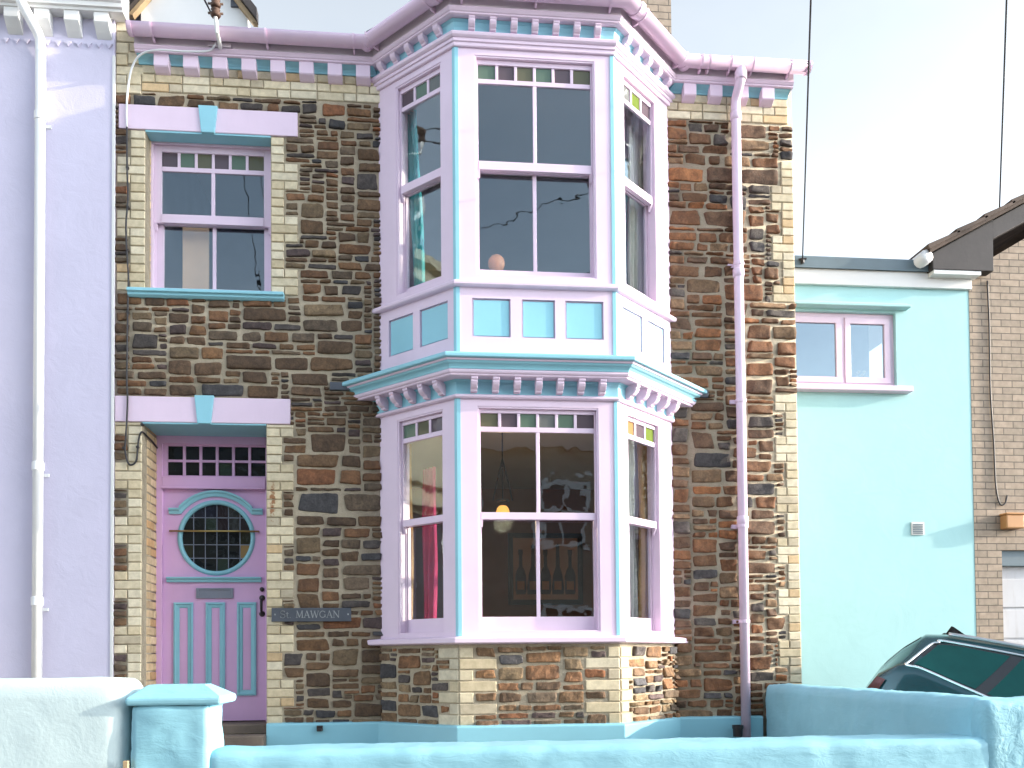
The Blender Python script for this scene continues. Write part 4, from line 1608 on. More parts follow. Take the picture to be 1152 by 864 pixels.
# ================================================================== LAVENDER HOUSE (left)
lav = thing('lavender_house', (-1.6, 0, -.5), 'pale lavender rendered terraced house with white dentil eaves at the left edge', 'house')
mb = MB()
mb.box(-5.5, .012, -.035, 7, -.5, 6.05, 'lavender')
mb.build('rendered_wall', lav, bevel=.008)
mb = MB()
mb.box(-.006, .020, -.045, -.034, -.3, 5.66, 'white')
mb.build('edge_strip', lav, bevel=.004)
mb = MB()
PWL = [(-5.5, -.035, 0, -1, 0), (.11, -.035, 0, -1, 0)]
mb.sweep([(-.05, 5.965), (.105, 5.965), (.11, 5.985), (.13, 5.99), (.135, 6.02), (.15, 6.03), (.16, 6.06), (.16, 6.25), (.0, 6.25), (-.05, 6.25)], PWL, 'white', True)
lc = mb.build('eaves_cornice', lav)
DL = [(.0, 5.968), (.095, 5.968), (.095, 5.885), (.085, 5.872), (.04, 5.825), (.0, 5.79)]
for k in range(12):
    mb = MB()
    mb.prism([(-.035 - e, z_) for e, z_ in DL], -.129 - k * .236, -.129 + .12 - k * .236, 'white')
    mb.build('dentil', lc, bevel=.005)
for k in range(14):
    x = -.03 - k * .082
    mb = MB()
    mb.prism([(x - .026, 5.755), (x + .026, 5.755), (x, 5.715)], -.052, -.034, 'lavender', 'n')
    mb.build('dogtooth', lav)
mb = MB()
mb.tube([(-.665, -.235, 6.3), (-.665, -.235, 5.98), (-.655, -.225, 5.93), (-.575, -.12, 5.77), (-.56, -.095, 5.72), (-.56, -.085, 5.6), (-.56, -.085, -.2)], .041, 'white_pipe', 14)
pp = mb.build('white_downpipe', lav, smooth=True)
for zz in (5.05, 2.15, 1.05):
    mb = MB()
    mb.lathe([(.041, 0), (.048, .005), (.048, .07), (.041, .075)], 'white_pipe', (-.56, -.085, zz), 16)
    mb.build('pipe_collar', pp)
    mb = MB()
    mb.box(-.62, -.49, -.05, -.034, zz - .04, zz - .015, 'white_pipe')
    mb.build('pipe_clip', pp)
mb = MB()
mb.prism([(-.22, 6.27), (3.5, 8.3), (7.2, 6.27), (7.2, 6.2), (3.5, 8.23), (-.22, 6.2)], -5.5, .02, 'slate')
mb.build('roof', lav)
# its bay, just outside the picture, mirrors in the windows
mb = MB()
bay = [(-1.55, -.03), (-2.15, -.63), (-3.35, -.63), (-3.95, -.03)]
for (z0_, z1_, mk) in ((-.5, .7, 'cream'), (.7, .95, 'white'), (2.5, 3.6, 'cream'), (5.35, 5.9, 'cream')):
    mb.prism(bay, z0_, z1_, mk, 'z')
for (z0_, z1_) in ((.95, 2.5), (3.6, 5.35)):
    mb.prism([(-1.60, -.03), (-2.17, -.59), (-3.33, -.59), (-3.90, -.03)], z0_, z1_, 'slate', 'z')
    for (x, y) in bay:
        mb.box(x - .06, x + .06, y - .02, y + .10, z0_, z1_, 'white')
for z0_ in (2.55, 2.85, 5.45, 5.75):
    mb.prism([(x + (.14 if x > -2.7 else -.14) * (1 if i in (0, 3) else .5), y - .12) for i, (x, y) in enumerate(bay)], z0_, z0_ + .09, 'cream', 'z')
mb.build('bay_window', lav)

# ================================================================== AQUA ANNEX (right)
ann = thing('aqua_annex', (7.5, 1.55, -1.2), 'flat roofed pale aqua annex with a lilac casement between stone and brick houses', 'building')
AY = 1.55
mb = MB()
A0_, A1_ = W, 8.548
AW = (6.42, 7.70, 3.50, 4.315)
grid_wall(mb, Matrix.Translation((0, AY, 0)), [A0_, AW[0], AW[1], A1_], [-2.5, AW[2], AW[3], 4.80], lambda u, z_: not in_rect(u, z_, AW), 0, .3, 'annex')
mb.build('rendered_wall', ann)
mb = MB()
mb.box(AW[0], AW[1], AY + .6, AY + .62, AW[2] - .2, AW[3] + .2, 'grey_cloth')
mb.build('window_blind', ann)
mb = MB()
mb.box(A0_, 8.56, AY - .045, AY - .001, 4.59, 4.76, 'white')
mb.build('fascia', ann, bevel=.004)
mb = MB()
mb.prism([(AY - .075, 4.752), (AY - .075, 4.872), (AY - .06, 4.885), (AY + .35, 4.89), (AY + 4, 4.95), (AY + 4, 4.78), (AY - .05, 4.765)], A0_, 8.06, 'flashing')
mb.build('flat_roof', ann)
mb = MB()
mb.prism([(AY + .01, 4.345), (AY - .10, 4.345), (AY - .105, 4.352), (AY - .105, 4.372), (AY + .01, 4.43)], A0_, 7.825, 'annex')
mb.build('window_hood', ann, bevel=.004)
mb = MB()
f0, f1 = AY + .05, AY + .11
mb.box(AW[0], AW[1], f0, f1, AW[3] - .05, AW[3], 'lilac')
mb.box(AW[0], AW[1], f0, f1, AW[2], AW[2] + .05, 'lilac')
mb.box(AW[1] - .05, AW[1], f0, f1, AW[2] + .05, AW[3] - .05, 'lilac')
mb.box(AW[0], AW[0] + .05, f0, f1, AW[2] + .05, AW[3] - .05, 'lilac')
mb.box(7.10, 7.14, f0, f1, AW[2] + .05, AW[3] - .05, 'lilac')
cw = mb.build('casement_window', ann, bevel=.004)
for a, b_ in ((6.47, 7.10), (7.14, 7.65)):
    mb = MB()
    t = .062
    mb.box(a, b_, f0 - .015, f0 + .03, AW[3] - .05 - t, AW[3] - .05, 'lilac')
    mb.box(a, b_, f0 - .015, f0 + .03, AW[2] + .05, AW[2] + .05 + t, 'lilac')
    mb.box(a, a + t, f0 - .015, f0 + .03, AW[2] + .05 + t, AW[3] - .05 - t, 'lilac')
    mb.box(b_ - t, b_, f0 - .015, f0 + .03, AW[2] + .05 + t, AW[3] - .05 - t, 'lilac')
    mb.build('casement', cw, bevel=.004)
    mb = MB()
    mb.box(a + t, b_ - t, f0 + .006, f0 + .010, AW[2] + .05 + t, AW[3] - .05 - t, 'bright_glass')
    mb.build('pane', cw)
mb = MB()
mb.prism([(AY + .06, 3.505), (AY - .10, 3.49), (AY - .10, 3.435), (AY - .085, 3.43), (AY + .06, 3.43)], 6.35, 7.83, 'lilac')
mb.build('window_sill', ann, bevel=.004)
mb = MB()
mb.box(7.825, 7.97, AY - .012, AY + .001, 1.89, 2.03, 'white')
for k in range(6):
    mb.prism([(AY - .0125, 1.905 + k * .019), (AY - .022, 1.905 + k * .019), (AY - .0125, 1.917 + k * .019)], 7.84, 7.955, 'flashing')
mb.build('vent_grille', ann, bevel=.003)
mb = MB()
mb.lathe([(0, 0), (.03, .0), (.035, .05), (.02, .075), (0, .08)], 'cream', (7.36, AY + .14, 3.55), 12)
for a in range(7):
    an = a * 2.4
    mb.lathe([(0, -.02), (.022, 0), (0, .02)], 'cream', (7.36 + .045 * math.cos(an), AY + .14 + .02 * math.sin(an), 3.64 + .012 * a), 8)
tag(mb.build('white_flower_pot', None, smooth=True), 'small pot of cream flowers behind the right pane of the annex window', 'flower pot')

# ================================================================== BRICK HOUSE (far right)
bh = thing('brick_house', (9.6, 1.55, -1.3), 'buff brick house with a dark boxed gable eave and white garage door', 'house')
mb = MB()
GD = (8.86, 11.3, -1.3, 1.73)
def bsolid(u, z_):
    return not in_rect(u, z_, GD)
BY = AY - .004
grid_wall(mb, Matrix.Translation((0, BY, 0)), [8.549, GD[0], GD[1], 13.5], [-2.5, GD[3], 4.80], bsolid, 0, .35, 'buff')
mb.raw([(8.549, BY, 4.80), (13.5, BY, 4.80), (11.0, BY, 6.25), (8.549, BY + .3, 4.80), (13.5, BY + .3, 4.80), (11.0, BY + .3, 6.25)], [(0, 1, 2), (5, 4, 3), (0, 2, 5, 3), (2, 1, 4, 5)], 'buff')
mb.build('brick_wall', bh)
mb = MB()
# boxed eave end + barge
mb.prism([(8.045, 4.745), (8.738, 4.745), (8.738, 5.30), (8.045, 4.92)], BY - .16, BY - .02, 'dark_wood', 'n')
mb.prism([(8.738, 5.10), (11.0, 6.34), (11.0, 6.54), (8.738, 5.30)], BY - .16, BY - .02, 'dark_wood', 'n')
mb.build('bargeboard', bh, bevel=.005)
mb = MB()
mb.box(8.06, 8.60, BY - .15, BY + 6, 4.70, 4.742, 'white')
mb.build('soffit', bh)
mb = MB()
mb.prism([(7.98, 4.90), (11.0, 6.545), (11.0, 6.595), (7.98, 4.955)], BY - .22, BY + 6, 'tile', 'n')
mb.prism([(11.0, 6.545), (14, 4.90), (14, 4.955), (11.0, 6.595)], BY - .22, BY + 6, 'tile', 'n')
sl = math.atan2(1.645, 3.02)
for k in range(10):
    x = 7.96 + k * .32
    z_ = 4.94 + (x - 7.98) * math.tan(sl)
    c, s_ = math.cos(sl), math.sin(sl)
    q = [(x, z_), (x + .40 * c, z_ + .40 * s_ - .01), (x + .40 * c - .02 * s_, z_ + .40 * s_ + .015), (x - .035 * s_, z_ + .045)]
    mb.prism(q, BY - .25, BY + 6, 'tile', 'n')
mb.build('tiled_roof', bh)
mb = MB()
mb.tube([(7.95, BY - .20, 4.86), (7.95, BY + 3.5, 4.86)], .075, 'white_pipe', 12)
mb.build('eave_gutter', bh, smooth=True)
mb = MB()
mb.box(GD[0], GD[1], BY + .12, BY + .16, -1.3, GD[3], 'garage')
for k in range(7):
    zz = 1.42 - k * .34
    mb.box(GD[0] + .01, GD[1] - .01, BY + .105, BY + .125, zz - .31, zz, 'garage')
gd = mb.build('garage_door', bh, bevel=.004)
mb = MB()
mb.box(GD[0], GD[1], BY + .04, BY + .13, 1.56, 1.73, 'flashing')
mb.build('garage_door_head', bh, bevel=.005)
mb = MB()
mb.tube(spline([(8.76, BY - .012, 4.7), (8.77, BY - .012, 4.2), (8.765, BY - .012, 3.5), (8.79, BY - .012, 2.9), (8.80, BY - .014, 2.45), (8.84, BY - .016, 2.24), (8.90, BY - .016, 2.24), (8.93, BY - .016, 2.33)]), .009, 'cable', 7)
tag(mb.build('house_cable', None, smooth=True), 'black cable down the buff brick wall ending in a hook over the brown box', 'cable')
mb = MB()
mb.prism([(8.845, 1.955), (9.055, 1.955), (9.055, 2.10), (8.845, 2.10)], BY - .12, BY - .001, 'box_brown', 'n')
mb.box(8.835, 9.065, BY - .13, BY - .001, 2.10, 2.125, 'box_brown')
tag(mb.build('brown_wall_box', None, bevel=.012), 'small brown box fixed to the buff bricks above the garage door', 'box')
wire((6.62, AY - .09, 4.85), (.63, -13.0, 5.64), .03, 'overhead_wire', 'black wire rising from the annex roof edge beside the stone house', .0075)
wire((8.813, BY - .17, 5.40), (-.35, -13.0, 8.46), .03, 'overhead_wire', 'black wire rising from the dark boxed eave of the brick house', .0085)
mb = MB()
mb.tube([(6.58, AY - .09, 4.83), (6.66, AY - .09, 4.84)], .012, 'iron', 8)
mb.lathe([(0, 0), (.02, .01), (.02, .04), (0, .05)], 'iron', (6.62, AY - .09, 4.78), 8)
tag(mb.build('wire_hook', None), 'tiny black wire hook on the white fascia of the annex', 'hook')

# ================================================================== GARDEN WALLS


def lumpy(mb, x0, x1, y0, y1, z0, z1, mk, step=.035, amp=.012, rad=.03, seed=0., top=None, taper=None):
    """a hand rendered masonry block: rounded arrises and an uneven face"""
    def axis(a, b_):
        n = max(2, int(round((b_ - a) / step)))
        return [a + (b_ - a) * i / n for i in range(n + 1)]
    X, Y_, Z = axis(x0, x1), axis(y0, y1), axis(z0, z1)
    def place(x, y, z_):
        p = Vector((x, y, z_))
        c = Vector((min(max(x, x0 + rad), x1 - rad), min(max(y, y0 + rad), y1 - rad), min(z_, z1 - rad)))
        d = p - c
        if d.length > 1e-9:
            nrm = d.normalized()
            p = c + nrm * min(d.length, rad)
        else:
            nrm = Vector((0, 0, 0))
        q = Vector((p.x * 5 + seed, p.y * 5, p.z * 5))
        a = amp * noise.fractal(q, .7, 2.1, 4)
        a += amp * .35 * noise.noise(q * 6)
        p = p + nrm * a
        if top:
            p.z += top(x, y) * max(0, min(1, (z_ - z0) / (z1 - z0)))
        return tuple(p)
    def sheet(A, Bx, fn, flip):
        v = [place(*fn(a, b_)) for b_ in Bx for a in A]
        n = len(A)
        f = [(j * n + i, j * n + i + 1, (j + 1) * n + i + 1, (j + 1) * n + i) for j in range(len(Bx) - 1) for i in range(n - 1)]
        mb.raw(v, [q[::-1] for q in f] if flip else f, mk)
    sheet(X, Z, lambda a, b_: (a, y0, b_), False)
    sheet(X, Z, lambda a, b_: (a, y1, b_), True)
    sheet(Y_, Z, lambda a, b_: (x0, a, b_), True)
    sheet(Y_, Z, lambda a, b_: (x1, a, b_), False)
    sheet(X, Y_, lambda a, b_: (a, b_, z1), False)


WY0, WY1 = -3.2, -2.84
mb = MB()
lumpy(mb, 1.47, 5.60, WY0 + .005, WY1, -.95, .142, 'blue_wall', .035, .007, .04, 3.)
fw = mb.build('garden_wall', None, smooth=True)
tag(fw, 'low sky blue rendered garden wall along the front below the bay', 'wall')
gp = thing('gate_pillar', (1.3, -3.02, -.95), 'square sky blue gate pillar with sloping cap between white and blue walls', 'pillar')
mb = MB()
lumpy(mb, 1.113, 1.488, WY0, WY1, -.95, .375, 'blue_wall', .03, .009, .015, 8.)
mb.build('shaft', gp, smooth=True)
mb = MB()
mb.raw([(1.095, WY0 - .015, .375), (1.545, WY0 - .015, .375), (1.545, WY1 + .015, .375), (1.095, WY1 + .015, .375),
        (1.090, WY0 - .02, .412), (1.550, WY0 - .02, .412), (1.550, WY1 + .02, .412), (1.090, WY1 + .02, .412),
        (1.16, WY0 + .12, .474), (1.44, WY0 + .12, .474), (1.44, WY1 - .10, .474), (1.16, WY1 - .10, .474)],
       [(0, 3, 2, 1), (0, 1, 5, 4), (1, 2, 6, 5), (2, 3, 7, 6), (3, 0, 4, 7), (4, 5, 9, 8), (5, 6, 10, 9), (6, 7, 11, 10), (7, 4, 8, 11), (8, 9, 10, 11)], 'blue_wall')
mb.build('cap', gp, bevel=.012)
mb = MB()
lumpy(mb, 5.525, 5.79, WY0 + .08, -.062, -.95, .352, 'blue_wall', .035, .010, .06, 13.)
tag(mb.build('side_wall', None, smooth=True), 'sky blue rendered side wall running from the street to the stone house corner', 'wall')
mb = MB()
lumpy(mb, 5.535, 6.7, WY0 - .005, WY1 + .0, -.95, .345, 'rough_wall', .022, .008, .05, 21.)
tag(mb.build('end_pier', None, smooth=True), 'rough cast sky blue wall end at the bottom right corner', 'wall')
mb = MB()
lumpy(mb, -2.5, 1.085, WY0 + .022, WY1 + .02, -.95, .512, 'white_wall', .05, .004, .07, 31.)
tag(mb.build('white_wall', None, smooth=True), 'white rendered neighbour wall with rounded end left of the blue pillar', 'wall')
mb = MB()
mb.box(1.088, 1.112, WY0 - .03, WY0 - .005, -.9, .11, 'tan_wood')
tag(mb.build('wooden_post', None, bevel=.003), 'thin brown post between the white wall and the blue pillar', 'post')

# ================================================================== GROUND
mb = MB()
mb.raw([(-400, -400, -.93), (400, -400, -.93), (400, 400, -.93), (-400, 400, -.93)], [(0, 1, 2, 3)], 'tarmac')
structure(mb.build('road', None))
mb = MB()
mb.box(-40, 6.4, -4.9, WY0 + .05, -1.1, -.81, 'paving')
mb.box(-40, 6.4, -5.03, -4.902, -1.1, -.80, 'paving')
structure(mb.build('pavement', None))
mb = MB()
mb.box(-40, 40, -13.0, -11.4, -1.1, -.81, 'paving')
structure(mb.build('opposite_pavement', None))
mb = MB()
mb.box(-5.5, 5.53, WY1 - .05, 0.2, -.9, -.16, 'gravel')
structure(mb.build('garden_ground', None))
mb = MB()
DR = Matrix.Rotation(math.radians(-30), 3, 'Z') @ Matrix.Rotation(math.radians(14), 3, 'Y')
D0_ = Vector((6.80, -.5, .752)) - DR @ Vector((.47, -.60, 1.43))
mb.face([tuple(D0_ + DR @ Vector(p)) for p in ((-.5, -1.3, -.004), (9, -1.3, -.004), (9, 1.5, -.004), (-.5, 1.5, -.004))], 'tarmac')
structure(mb.build('driveway', None))

# opposite terrace, behind the camera, seen only as reflections
for k in range(3):
    x0 = -8 + k * 7.5
    oh = thing('terraced_house', (x0 + 3.75, -13, -.9), ('cream rendered terraced house across the street, reflected left in the bay glass', 'cream rendered terraced house across the street, reflected in the middle of the bay glass', 'cream rendered terraced house across the street, reflected right in the bay glass')[k], 'house', 'terraced houses across the street')
    mb = MB()
    mb.box(x0, x0 + 7.45, -20, -13, -1, 5.2, 'opp_wall')
    mb.build('wall', oh)
    mb = MB()
    mb.prism([(-12.8, 5.15), (-16.5, 7.4), (-20.2, 5.15)], x0, x0 + 7.45, 'opp_roof')
    mb.build('roof', oh)
    for (a, c) in ((.8, .2), (3.2, .2), (5.6, .2), (.8, 3.0), (3.2, 3.0), (5.6, 3.0)):
        mb = MB()
        mb.box(x0 + a, x0 + a + 1.1, -13.0, -12.96, c, c + 1.5, 'black_gloss')
        for q in ((0, 1.1, 0, .1), (0, 1.1, 1.4, 1.5), (0, 1.1, .7, .78), (0, .1, .1, 1.4), (1.0, 1.1, .1, 1.4), (.5, .6, .1, 1.4)):
            mb.box(x0 + a + q[0], x0 + a + q[1], -12.958, -12.90, c + q[2], c + q[3], 'white')
        mb.build('window', oh)

# ================================================================== THE CAR
CAR_YAW, CAR_PITCH = math.radians(-30), math.radians(14)
car = thing('estate_car', (0, 0, 0), 'dark teal estate car with chrome window trim parked behind the blue wall', 'car')
# local: x forward, y left, z up.  rear bumper at x = 0
SEC = [  # x, half width, roof z, roof half width, belt z, sill z
    (.06, .72, .80, .66, .76, .42), (.10, .79, .93, .68, .88, .30), (.17, .85, 1.10, .66, 1.03, .26), (.30, .89, 1.29, .63, 1.13, .26), (.45, .90, 1.445, .60, 1.155, .26), (.62, .905, 1.48, .60, 1.12, .26),
    (1.1, .915, 1.505, .605, 1.02, .24), (1.7, .92, 1.50, .61, .975, .23), (2.3, .92, 1.475, .60, .95, .23), (2.75, .92, 1.41, .585, .93, .23),
    (3.15, .915, 1.24, .62, .92, .23), (3.55, .905, 1.03, .70, .90, .24), (4.0, .89, .95, .72, .84, .25), (4.45, .84, .86, .70, .76, .27), (4.68, .74, .72, .62, .62, .33), (4.74, .66, .62, .55, .55, .36)]



def lerp_sec(x):
    for a, b_ in zip(SEC, SEC[1:]):
        if a[0] <= x <= b_[0]:
            t = (x - a[0]) / (b_[0] - a[0])
            return [p + (q - p) * t for p, q in zip(a, b_)]
    return SEC[0] if x < 0 else SEC[-1]


def side_pt(x, t, s_, off=0.):
    """point on the greenhouse side: t=0 belt, t=1 roof edge"""
    _, w, zr, wr, zb, zs = lerp_sec(x)
    y = w * .965 + (wr - w * .965) * (t ** 1.15)
    z_ = zb + (zr - .045 - zb) * t
    return (x, s_ * (y + off), z_ + off * .3)


def car_part(mb, name, parent, smooth=True, bevel=0):
    o = mb.build(name, None, bevel=bevel, smooth=smooth, origin=(0, 0, 0))
    o.parent = parent
    return o


mb = MB()
rows = []
xs = [.06, .08, .1, .13, .17, .23, .30, .37, .45, .52, .62, .8, 1.1, 1.4, 1.7, 2.0, 2.3, 2.55, 2.75, 2.95, 3.15, 3.35, 3.55, 3.8, 4.0, 4.25, 4.45, 4.58, 4.68, 4.74]
for x in xs:
    _, w, zr, wr, zb, zs = lerp_sec(x)
    half = [(w * .80, zs), (w * .97, zs + .06), (w, zs + .22), (w * 1.0, (zs + zb) / 2 + .1), (w * .985, zb - .06), (w * .965, zb)]
    for t in (.25, .5, .75, .92):
        p = side_pt(x, t, 1)
        half.append((p[1], p[2]))
    half += [(wr, zr - .045), (wr * .93, zr - .018), (wr * .72, zr - .004), (wr * .36, zr + .004), (0, zr + .006)]
    rows.append([(x, y, z_) for y, z_ in half] + [(x, -y, z_) for y, z_ in half[::-1][1:]])
n = len(rows[0])
v = [p for r in rows for p in r]
f = [(i * n + k, (i + 1) * n + k, (i + 1) * n + k + 1, i * n + k + 1) for i in range(len(rows) - 1) for k in range(n - 1)]
f += [(i * n, i * n + n - 1, (i + 1) * n + n - 1, (i + 1) * n) for i in range(len(rows) - 1)]
f += [tuple(range(n)), tuple((len(rows) - 1) * n + k for k in range(n))]
mb.raw(v, f, 'car')
car_part(mb, 'body', car)


def panel(name, s_, outline, mk, parent=car, off=.004, thick=None):
    """outline: list of (x,t) ordered bottom-left, bottom.., top..; filled as a grid between lower and upper chains"""
    lo, hi = outline
    mb = MB()
    N, K = 14, 6
    v = []
    def ev(ch, q):
        xs_ = [c[0] for c in ch]
        a = xs_[0] + (xs_[-1] - xs_[0]) * q
        for c0, c1 in zip(ch, ch[1:]):
            if c0[0] <= a <= c1[0] + 1e-9:
                u = (a - c0[0]) / max(c1[0] - c0[0], 1e-9)
                return a, c0[1] + (c1[1] - c0[1]) * u
        return ch[-1]
    for j in range(K + 1):
        for i in range(N + 1):
            l_, h_ = ev(lo, i / N), ev(hi, i / N)
            u = j / K
            v.append(side_pt(l_[0] + (h_[0] - l_[0]) * u, l_[1] + (h_[1] - l_[1]) * u, s_, off))
    f = [(j * (N + 1) + i, j * (N + 1) + i + 1, (j + 1) * (N + 1) + i + 1, (j + 1) * (N + 1) + i) for j in range(K) for i in range(N)]
    mb.raw(v, f, mk)
    return car_part(mb, name, parent)


for s_ in (-1, 1):
    # dark surround, three side windows, chrome line
    panel('window_surround', s_, ([(.37, .05), (.75, .02), (1.2, .02), (3.0, .02)], [(.52, .86), (.70, .91), (2.45, .91), (2.62, .85)]), 'black_gloss', off=.003)
    panel('quarter_window', s_, ([(.42, .10), (.70, .06), (.90, .06)], [(.56, .82), (.72, .87), (1.10, .87)]), 'car_pane', off=.006)
    panel('side_window', s_, ([(.99, .06), (1.75, .06)], [(1.19, .87), (1.84, .87)]), 'car_pane', off=.006)
    panel('side_window', s_, ([(1.86, .06), (2.80, .05)], [(1.94, .87), (2.42, .86)]), 'car_pane', off=.006)
    ch = [(.355, .09), (.385, .25), (.50, .78), (.56, .88), (.66, .93), (1.6, .935), (2.4, .93), (2.62, .86), (2.98, .03), (2.85, .0), (2.0, .0), (1.2, .0), (.85, .0), (.50, .01), (.40, .02)]
    P = [side_pt(a, b_, s_, .010) for a, b_ in ch]
    mb = MB()
    mb.tube(spline([*P, P[0]], 6), .011, 'chrome', 8)
    car_part(mb, 'chrome_trim', car)
    mb = MB()
    mb.tube(spline([(x, s_ * (lerp_sec(x)[3] * .97), lerp_sec(x)[2] - .0) for x in (.62, .9, 1.4, 2.0, 2.5, 2.75)], 6), .016, 'alloy', 8)
    car_part(mb, 'roof_rail', car)
    mb = MB()
    mb.raw([(.105, s_ * .80, .88), (.20, s_ * .875, .90), (.235, s_ * .880, 1.0), (.165, s_ * .852, 1.01)], [(0, 1, 2, 3)], 'red_lens')
    car_part(mb, 'tail_light', car)
    mb = MB()
    mb.raw([(4.70, s_ * .45, .62), (4.60, s_ * .76, .64), (4.40, s_ * .86, .70), (4.42, s_ * .80, .78), (4.62, s_ * .55, .70)], [(0, 1, 4), (1, 2, 3, 4)], 'chrome')
    car_part(mb, 'headlight', car)
    mb = MB()
    for x in (1.15, 2.15):
        mb.tube([(x, s_ * .925, .80), (x + .03, s_ * .945, .805), (x + .17, s_ * .945, .805), (x + .20, s_ * .925, .80)], .013, 'car', 8)
    car_part(mb, 'door_handle', car)
    mb = MB()
    mb.lathe([(0, -.09), (.06, -.08), (.09, 0), (.06, .08), (0, .09)], 'car', (2.85, s_ * 1.03, .98), 12)
    car_part(mb, 'wing_mirror', car)
    for x in (.86, 3.72):
        mb = MB()
        mb.lathe([(.20, -.10), (.30, -.11), (.325, -.08), (.325, .08), (.30, .11), (.20, .10), (.20, -.10)], 'rubber', (x, s_ * .80, .325), 28, 'n')
        wh = car_part(mb, 'wheel', car)
        mb = MB()
        mb.lathe([(0, -.05), (.20, -.05), (.21, -.09), (.21, .09), (.20, .05), (0, .05)], 'alloy', (x, s_ * .80, .325), 24, 'n')
        for q in range(5):
            an = q * 2 * math.pi / 5
            mb.tube([(x, s_ * .90, .325), (x + .19 * math.cos(an), s_ * .89, .325 + .19 * math.sin(an))], .022, 'alloy', 6)
        r_ = car_part(mb, 'rim', wh)
mb = MB()
v = []
for x in (.72, 1.2, 1.7, 2.2, 2.66):
    _, w, zr, wr, zb, zs = lerp_sec(x)
    v += [(x, y * wr, zr + .0085 + .004 * (1 - abs(y))) for y in (-.80, -.4, 0, .4, .80)]
mb.raw(v, [(i * 5 + k, (i + 1) * 5 + k, (i + 1) * 5 + k + 1, i * 5 + k + 1) for i in range(4) for k in range(4)], 'black_gloss')
car_part(mb, 'glass_roof', car)
mb = MB()
v = []
for x, t in ((2.80, 1), (3.0, 1), (3.25, 1), (3.5, 1)):
    _, w, zr, wr, zb, zs = lerp_sec(x)
    v += [(x, y * wr * .93, zr + .010 - .02 * abs(y)) for y in (-1, -.5, 0, .5, 1)]
mb.raw(v, [(i * 5 + k, (i + 1) * 5 + k, (i + 1) * 5 + k + 1, i * 5 + k + 1) for i in range(3) for k in range(4)], 'black_gloss')
car_part(mb, 'windscreen', car)
mb = MB()
v = []
for x in (.19, .26, .34, .43):
    _, w, zr, wr, zb, zs = lerp_sec(x)
    v += [(x - .012, y * wr * .88, zr + .006 - .02 * abs(y)) for y in (-1, -.5, 0, .5, 1)]
mb.raw(v, [(i * 5 + k, (i + 1) * 5 + k, (i + 1) * 5 + k + 1, i * 5 + k + 1) for i in range(3) for k in range(4)], 'black_gloss')
car_part(mb, 'rear_window', car)
mb = MB()
mb.prism([(.60, 1.478), (.80, 1.500), (.66, 1.565), (.635, 1.57)], -.012, .012, 'black_gloss', 'n')
mb.prism([(.57, 1.476), (.82, 1.500), (.78, 1.512), (.59, 1.496)], -.035, .035, 'black_gloss', 'n')
car_part(mb, 'roof_aerial', car, False)
CR_ = Matrix.Rotation(CAR_YAW, 3, 'Z') @ Matrix.Rotation(CAR_PITCH, 3, 'Y')
car.location = Vector((6.80, -.5, .752)) - CR_ @ Vector((.47, -.60, 1.43))
car.rotation_euler = (0, CAR_PITCH, CAR_YAW)

# ================================================================== LIGHT, SKY, CAMERA
SUN_GRAZE, SUN_EL = math.radians(9), math.radians(15)      # angle off the facade plane, elevation; sun stands to the right
d = Vector((math.cos(SUN_GRAZE) * math.cos(SUN_EL), -math.sin(SUN_GRAZE) * math.cos(SUN_EL), math.sin(SUN_EL)))
sun = bpy.data.lights.new('sun', 'SUN')
sun.energy = 2.3
sun.angle = math.radians(.5)
sun.color = (1, .87, .70)
so = bpy.data.objects.new('sun', sun)
COL.objects.link(so)
so.rotation_euler = d.to_track_quat('Z', 'Y').to_euler()
so.location = (20, -6, 10)

w = bpy.data.worlds.new('World')
SC.world = w
w.use_nodes = True
nt = w.node_tree
bg = nt.nodes['Background']
sky = nd(nt, 'ShaderNodeTexSky', sky_type='NISHITA')
sky.sun_disc = False
sky.sun_elevation = SUN_EL
sky.sun_rotation = math.atan2(d.x, d.y)
sky.air_density = 1.0
sky.dust_density = 1.6
sky.ozone_density = 1.0
# thin high cloud
tc = nd(nt, 'ShaderNodeTexCoord').outputs['Generated']
mp = nd(nt, 'ShaderNodeMapping')
mp.inputs['Scale'].default_value = (1.2, 1.2, 3.0)
nt.links.new(tc, mp.inputs['Vector'])
cn = noise_tex(nt, 1.6, 8, .55, mp.outputs[0], .4)
sp = nd(nt, 'ShaderNodeSeparateXYZ')
nt.links.new(tc, sp.inputs[0])
mr = nd(nt, 'ShaderNodeMapRange')
mr.inputs['From Min'].default_value = -.35
mr.inputs['From Max'].default_value = .55
mr.inputs['To Min'].default_value = -.10
mr.inputs['To Max'].default_value = .32
nt.links.new(sp.outputs[1], mr.inputs['Value'])
ad = nd(nt, 'ShaderNodeMath', operation='ADD')
nt.links.new(cn, ad.inputs[0])
nt.links.new(mr.outputs[0], ad.inputs[1])
cl = ramp(nt, ad.outputs[0], .30, .85, (.48, .48, .48, 1), (.88, .88, .88, 1))
hs = nd(nt, 'ShaderNodeRGBToBW')
nt.links.new(sky.outputs[0], hs.inputs[0])
wh = nd(nt, 'ShaderNodeMix', data_type='RGBA', blend_type='MULTIPLY')
wh.inputs[0].default_value = 1
nt.links.new(hs.outputs[0], wh.inputs[6])
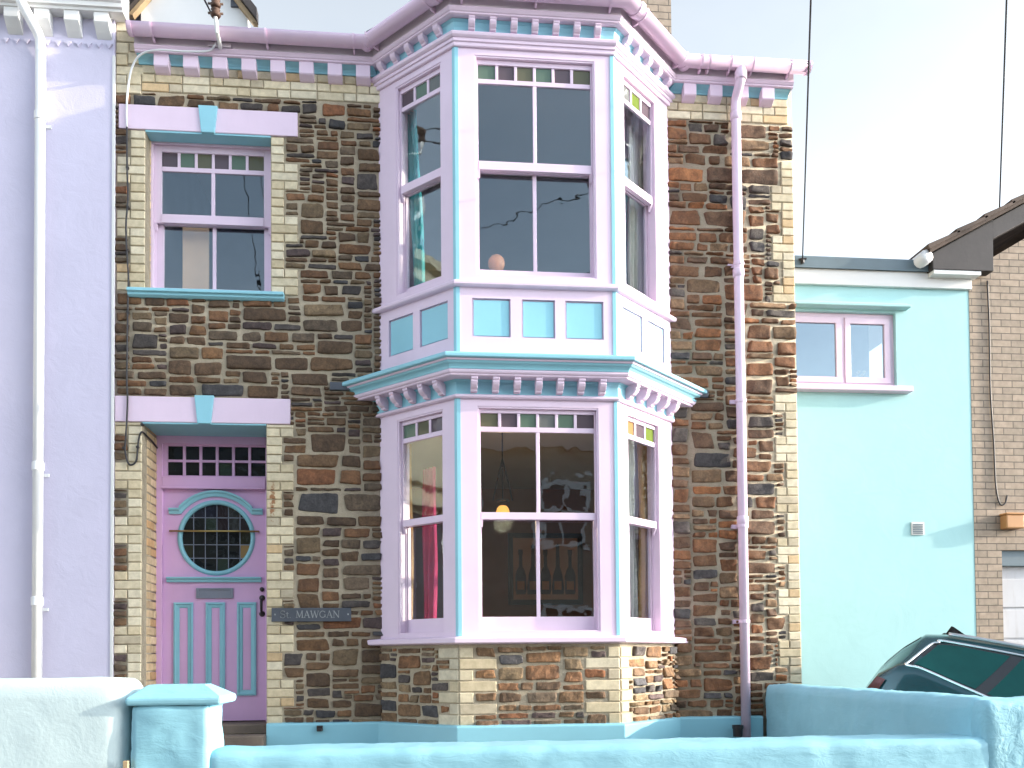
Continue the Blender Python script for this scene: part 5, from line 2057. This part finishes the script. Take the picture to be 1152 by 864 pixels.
wh.inputs[7].default_value = (1.74, 1.90, 2.08, 1)
mr2 = nd(nt, 'ShaderNodeMapRange')  # added gain: sky brighter behind the camera to light the facade, dimmer ahead
mr2.inputs['From Min'].default_value = -.5
mr2.inputs['From Max'].default_value = .6
mr2.inputs['To Min'].default_value = 1.30
mr2.inputs['To Max'].default_value = .88
nt.links.new(sp.outputs[1], mr2.inputs['Value'])
cbn = nd(nt, 'ShaderNodeCombineXYZ')
for q in range(3):
    nt.links.new(mr2.outputs[0], cbn.inputs[q])
nt.links.new(mix(nt, 1.0, mix(nt, cl, sky.outputs[0], wh.outputs[2]), cbn.outputs[0], 'MULTIPLY'), bg.inputs['Color'])
bg.inputs['Strength'].default_value = .14

cam = bpy.data.cameras.new('camera')
co = bpy.data.objects.new('camera', cam)
COL.objects.link(co)
yaw, pitch, roll = -0.1006, 0.0287, 0.0086
cy_, sy_ = math.cos(yaw), math.sin(yaw)
cp_, sp_ = math.cos(pitch), math.sin(pitch)
cr_, sr_ = math.cos(roll), math.sin(roll)
R = Matrix(((cy_, -sy_, 0), (sy_, cy_, 0), (0, 0, 1))) @ Matrix(((1, 0, 0), (0, cp_, -sp_), (0, sp_, cp_))) @ Matrix(((cr_, 0, sr_), (0, 1, 0), (-sr_, 0, cr_)))
right, fwd, upv = R.col[0], R.col[1], R.col[2]
mw = Matrix(((right.x, upv.x, -fwd.x, 2.5232), (right.y, upv.y, -fwd.y, -7.847), (right.z, upv.z, -fwd.z, .5897), (0, 0, 0, 1)))
co.matrix_world = mw
cam.sensor_width = 36
cam.lens = 1029.9333 / 1152 * 36
cam.shift_y = (711.3983 - 432) / 1152
cam.clip_start = .05
cam.clip_end = 2000
SC.camera = co

SC.view_settings.view_transform = 'Standard'
SC.view_settings.look = 'None'
SC.view_settings.gamma = 1
SC.view_settings.use_curve_mapping = False
SC.view_settings.exposure = 1.56
SC.render.resolution_x, SC.render.resolution_y = 1024, 768
SC.cycles.max_bounces = 10
SC.cycles.transparent_max_bounces = 16
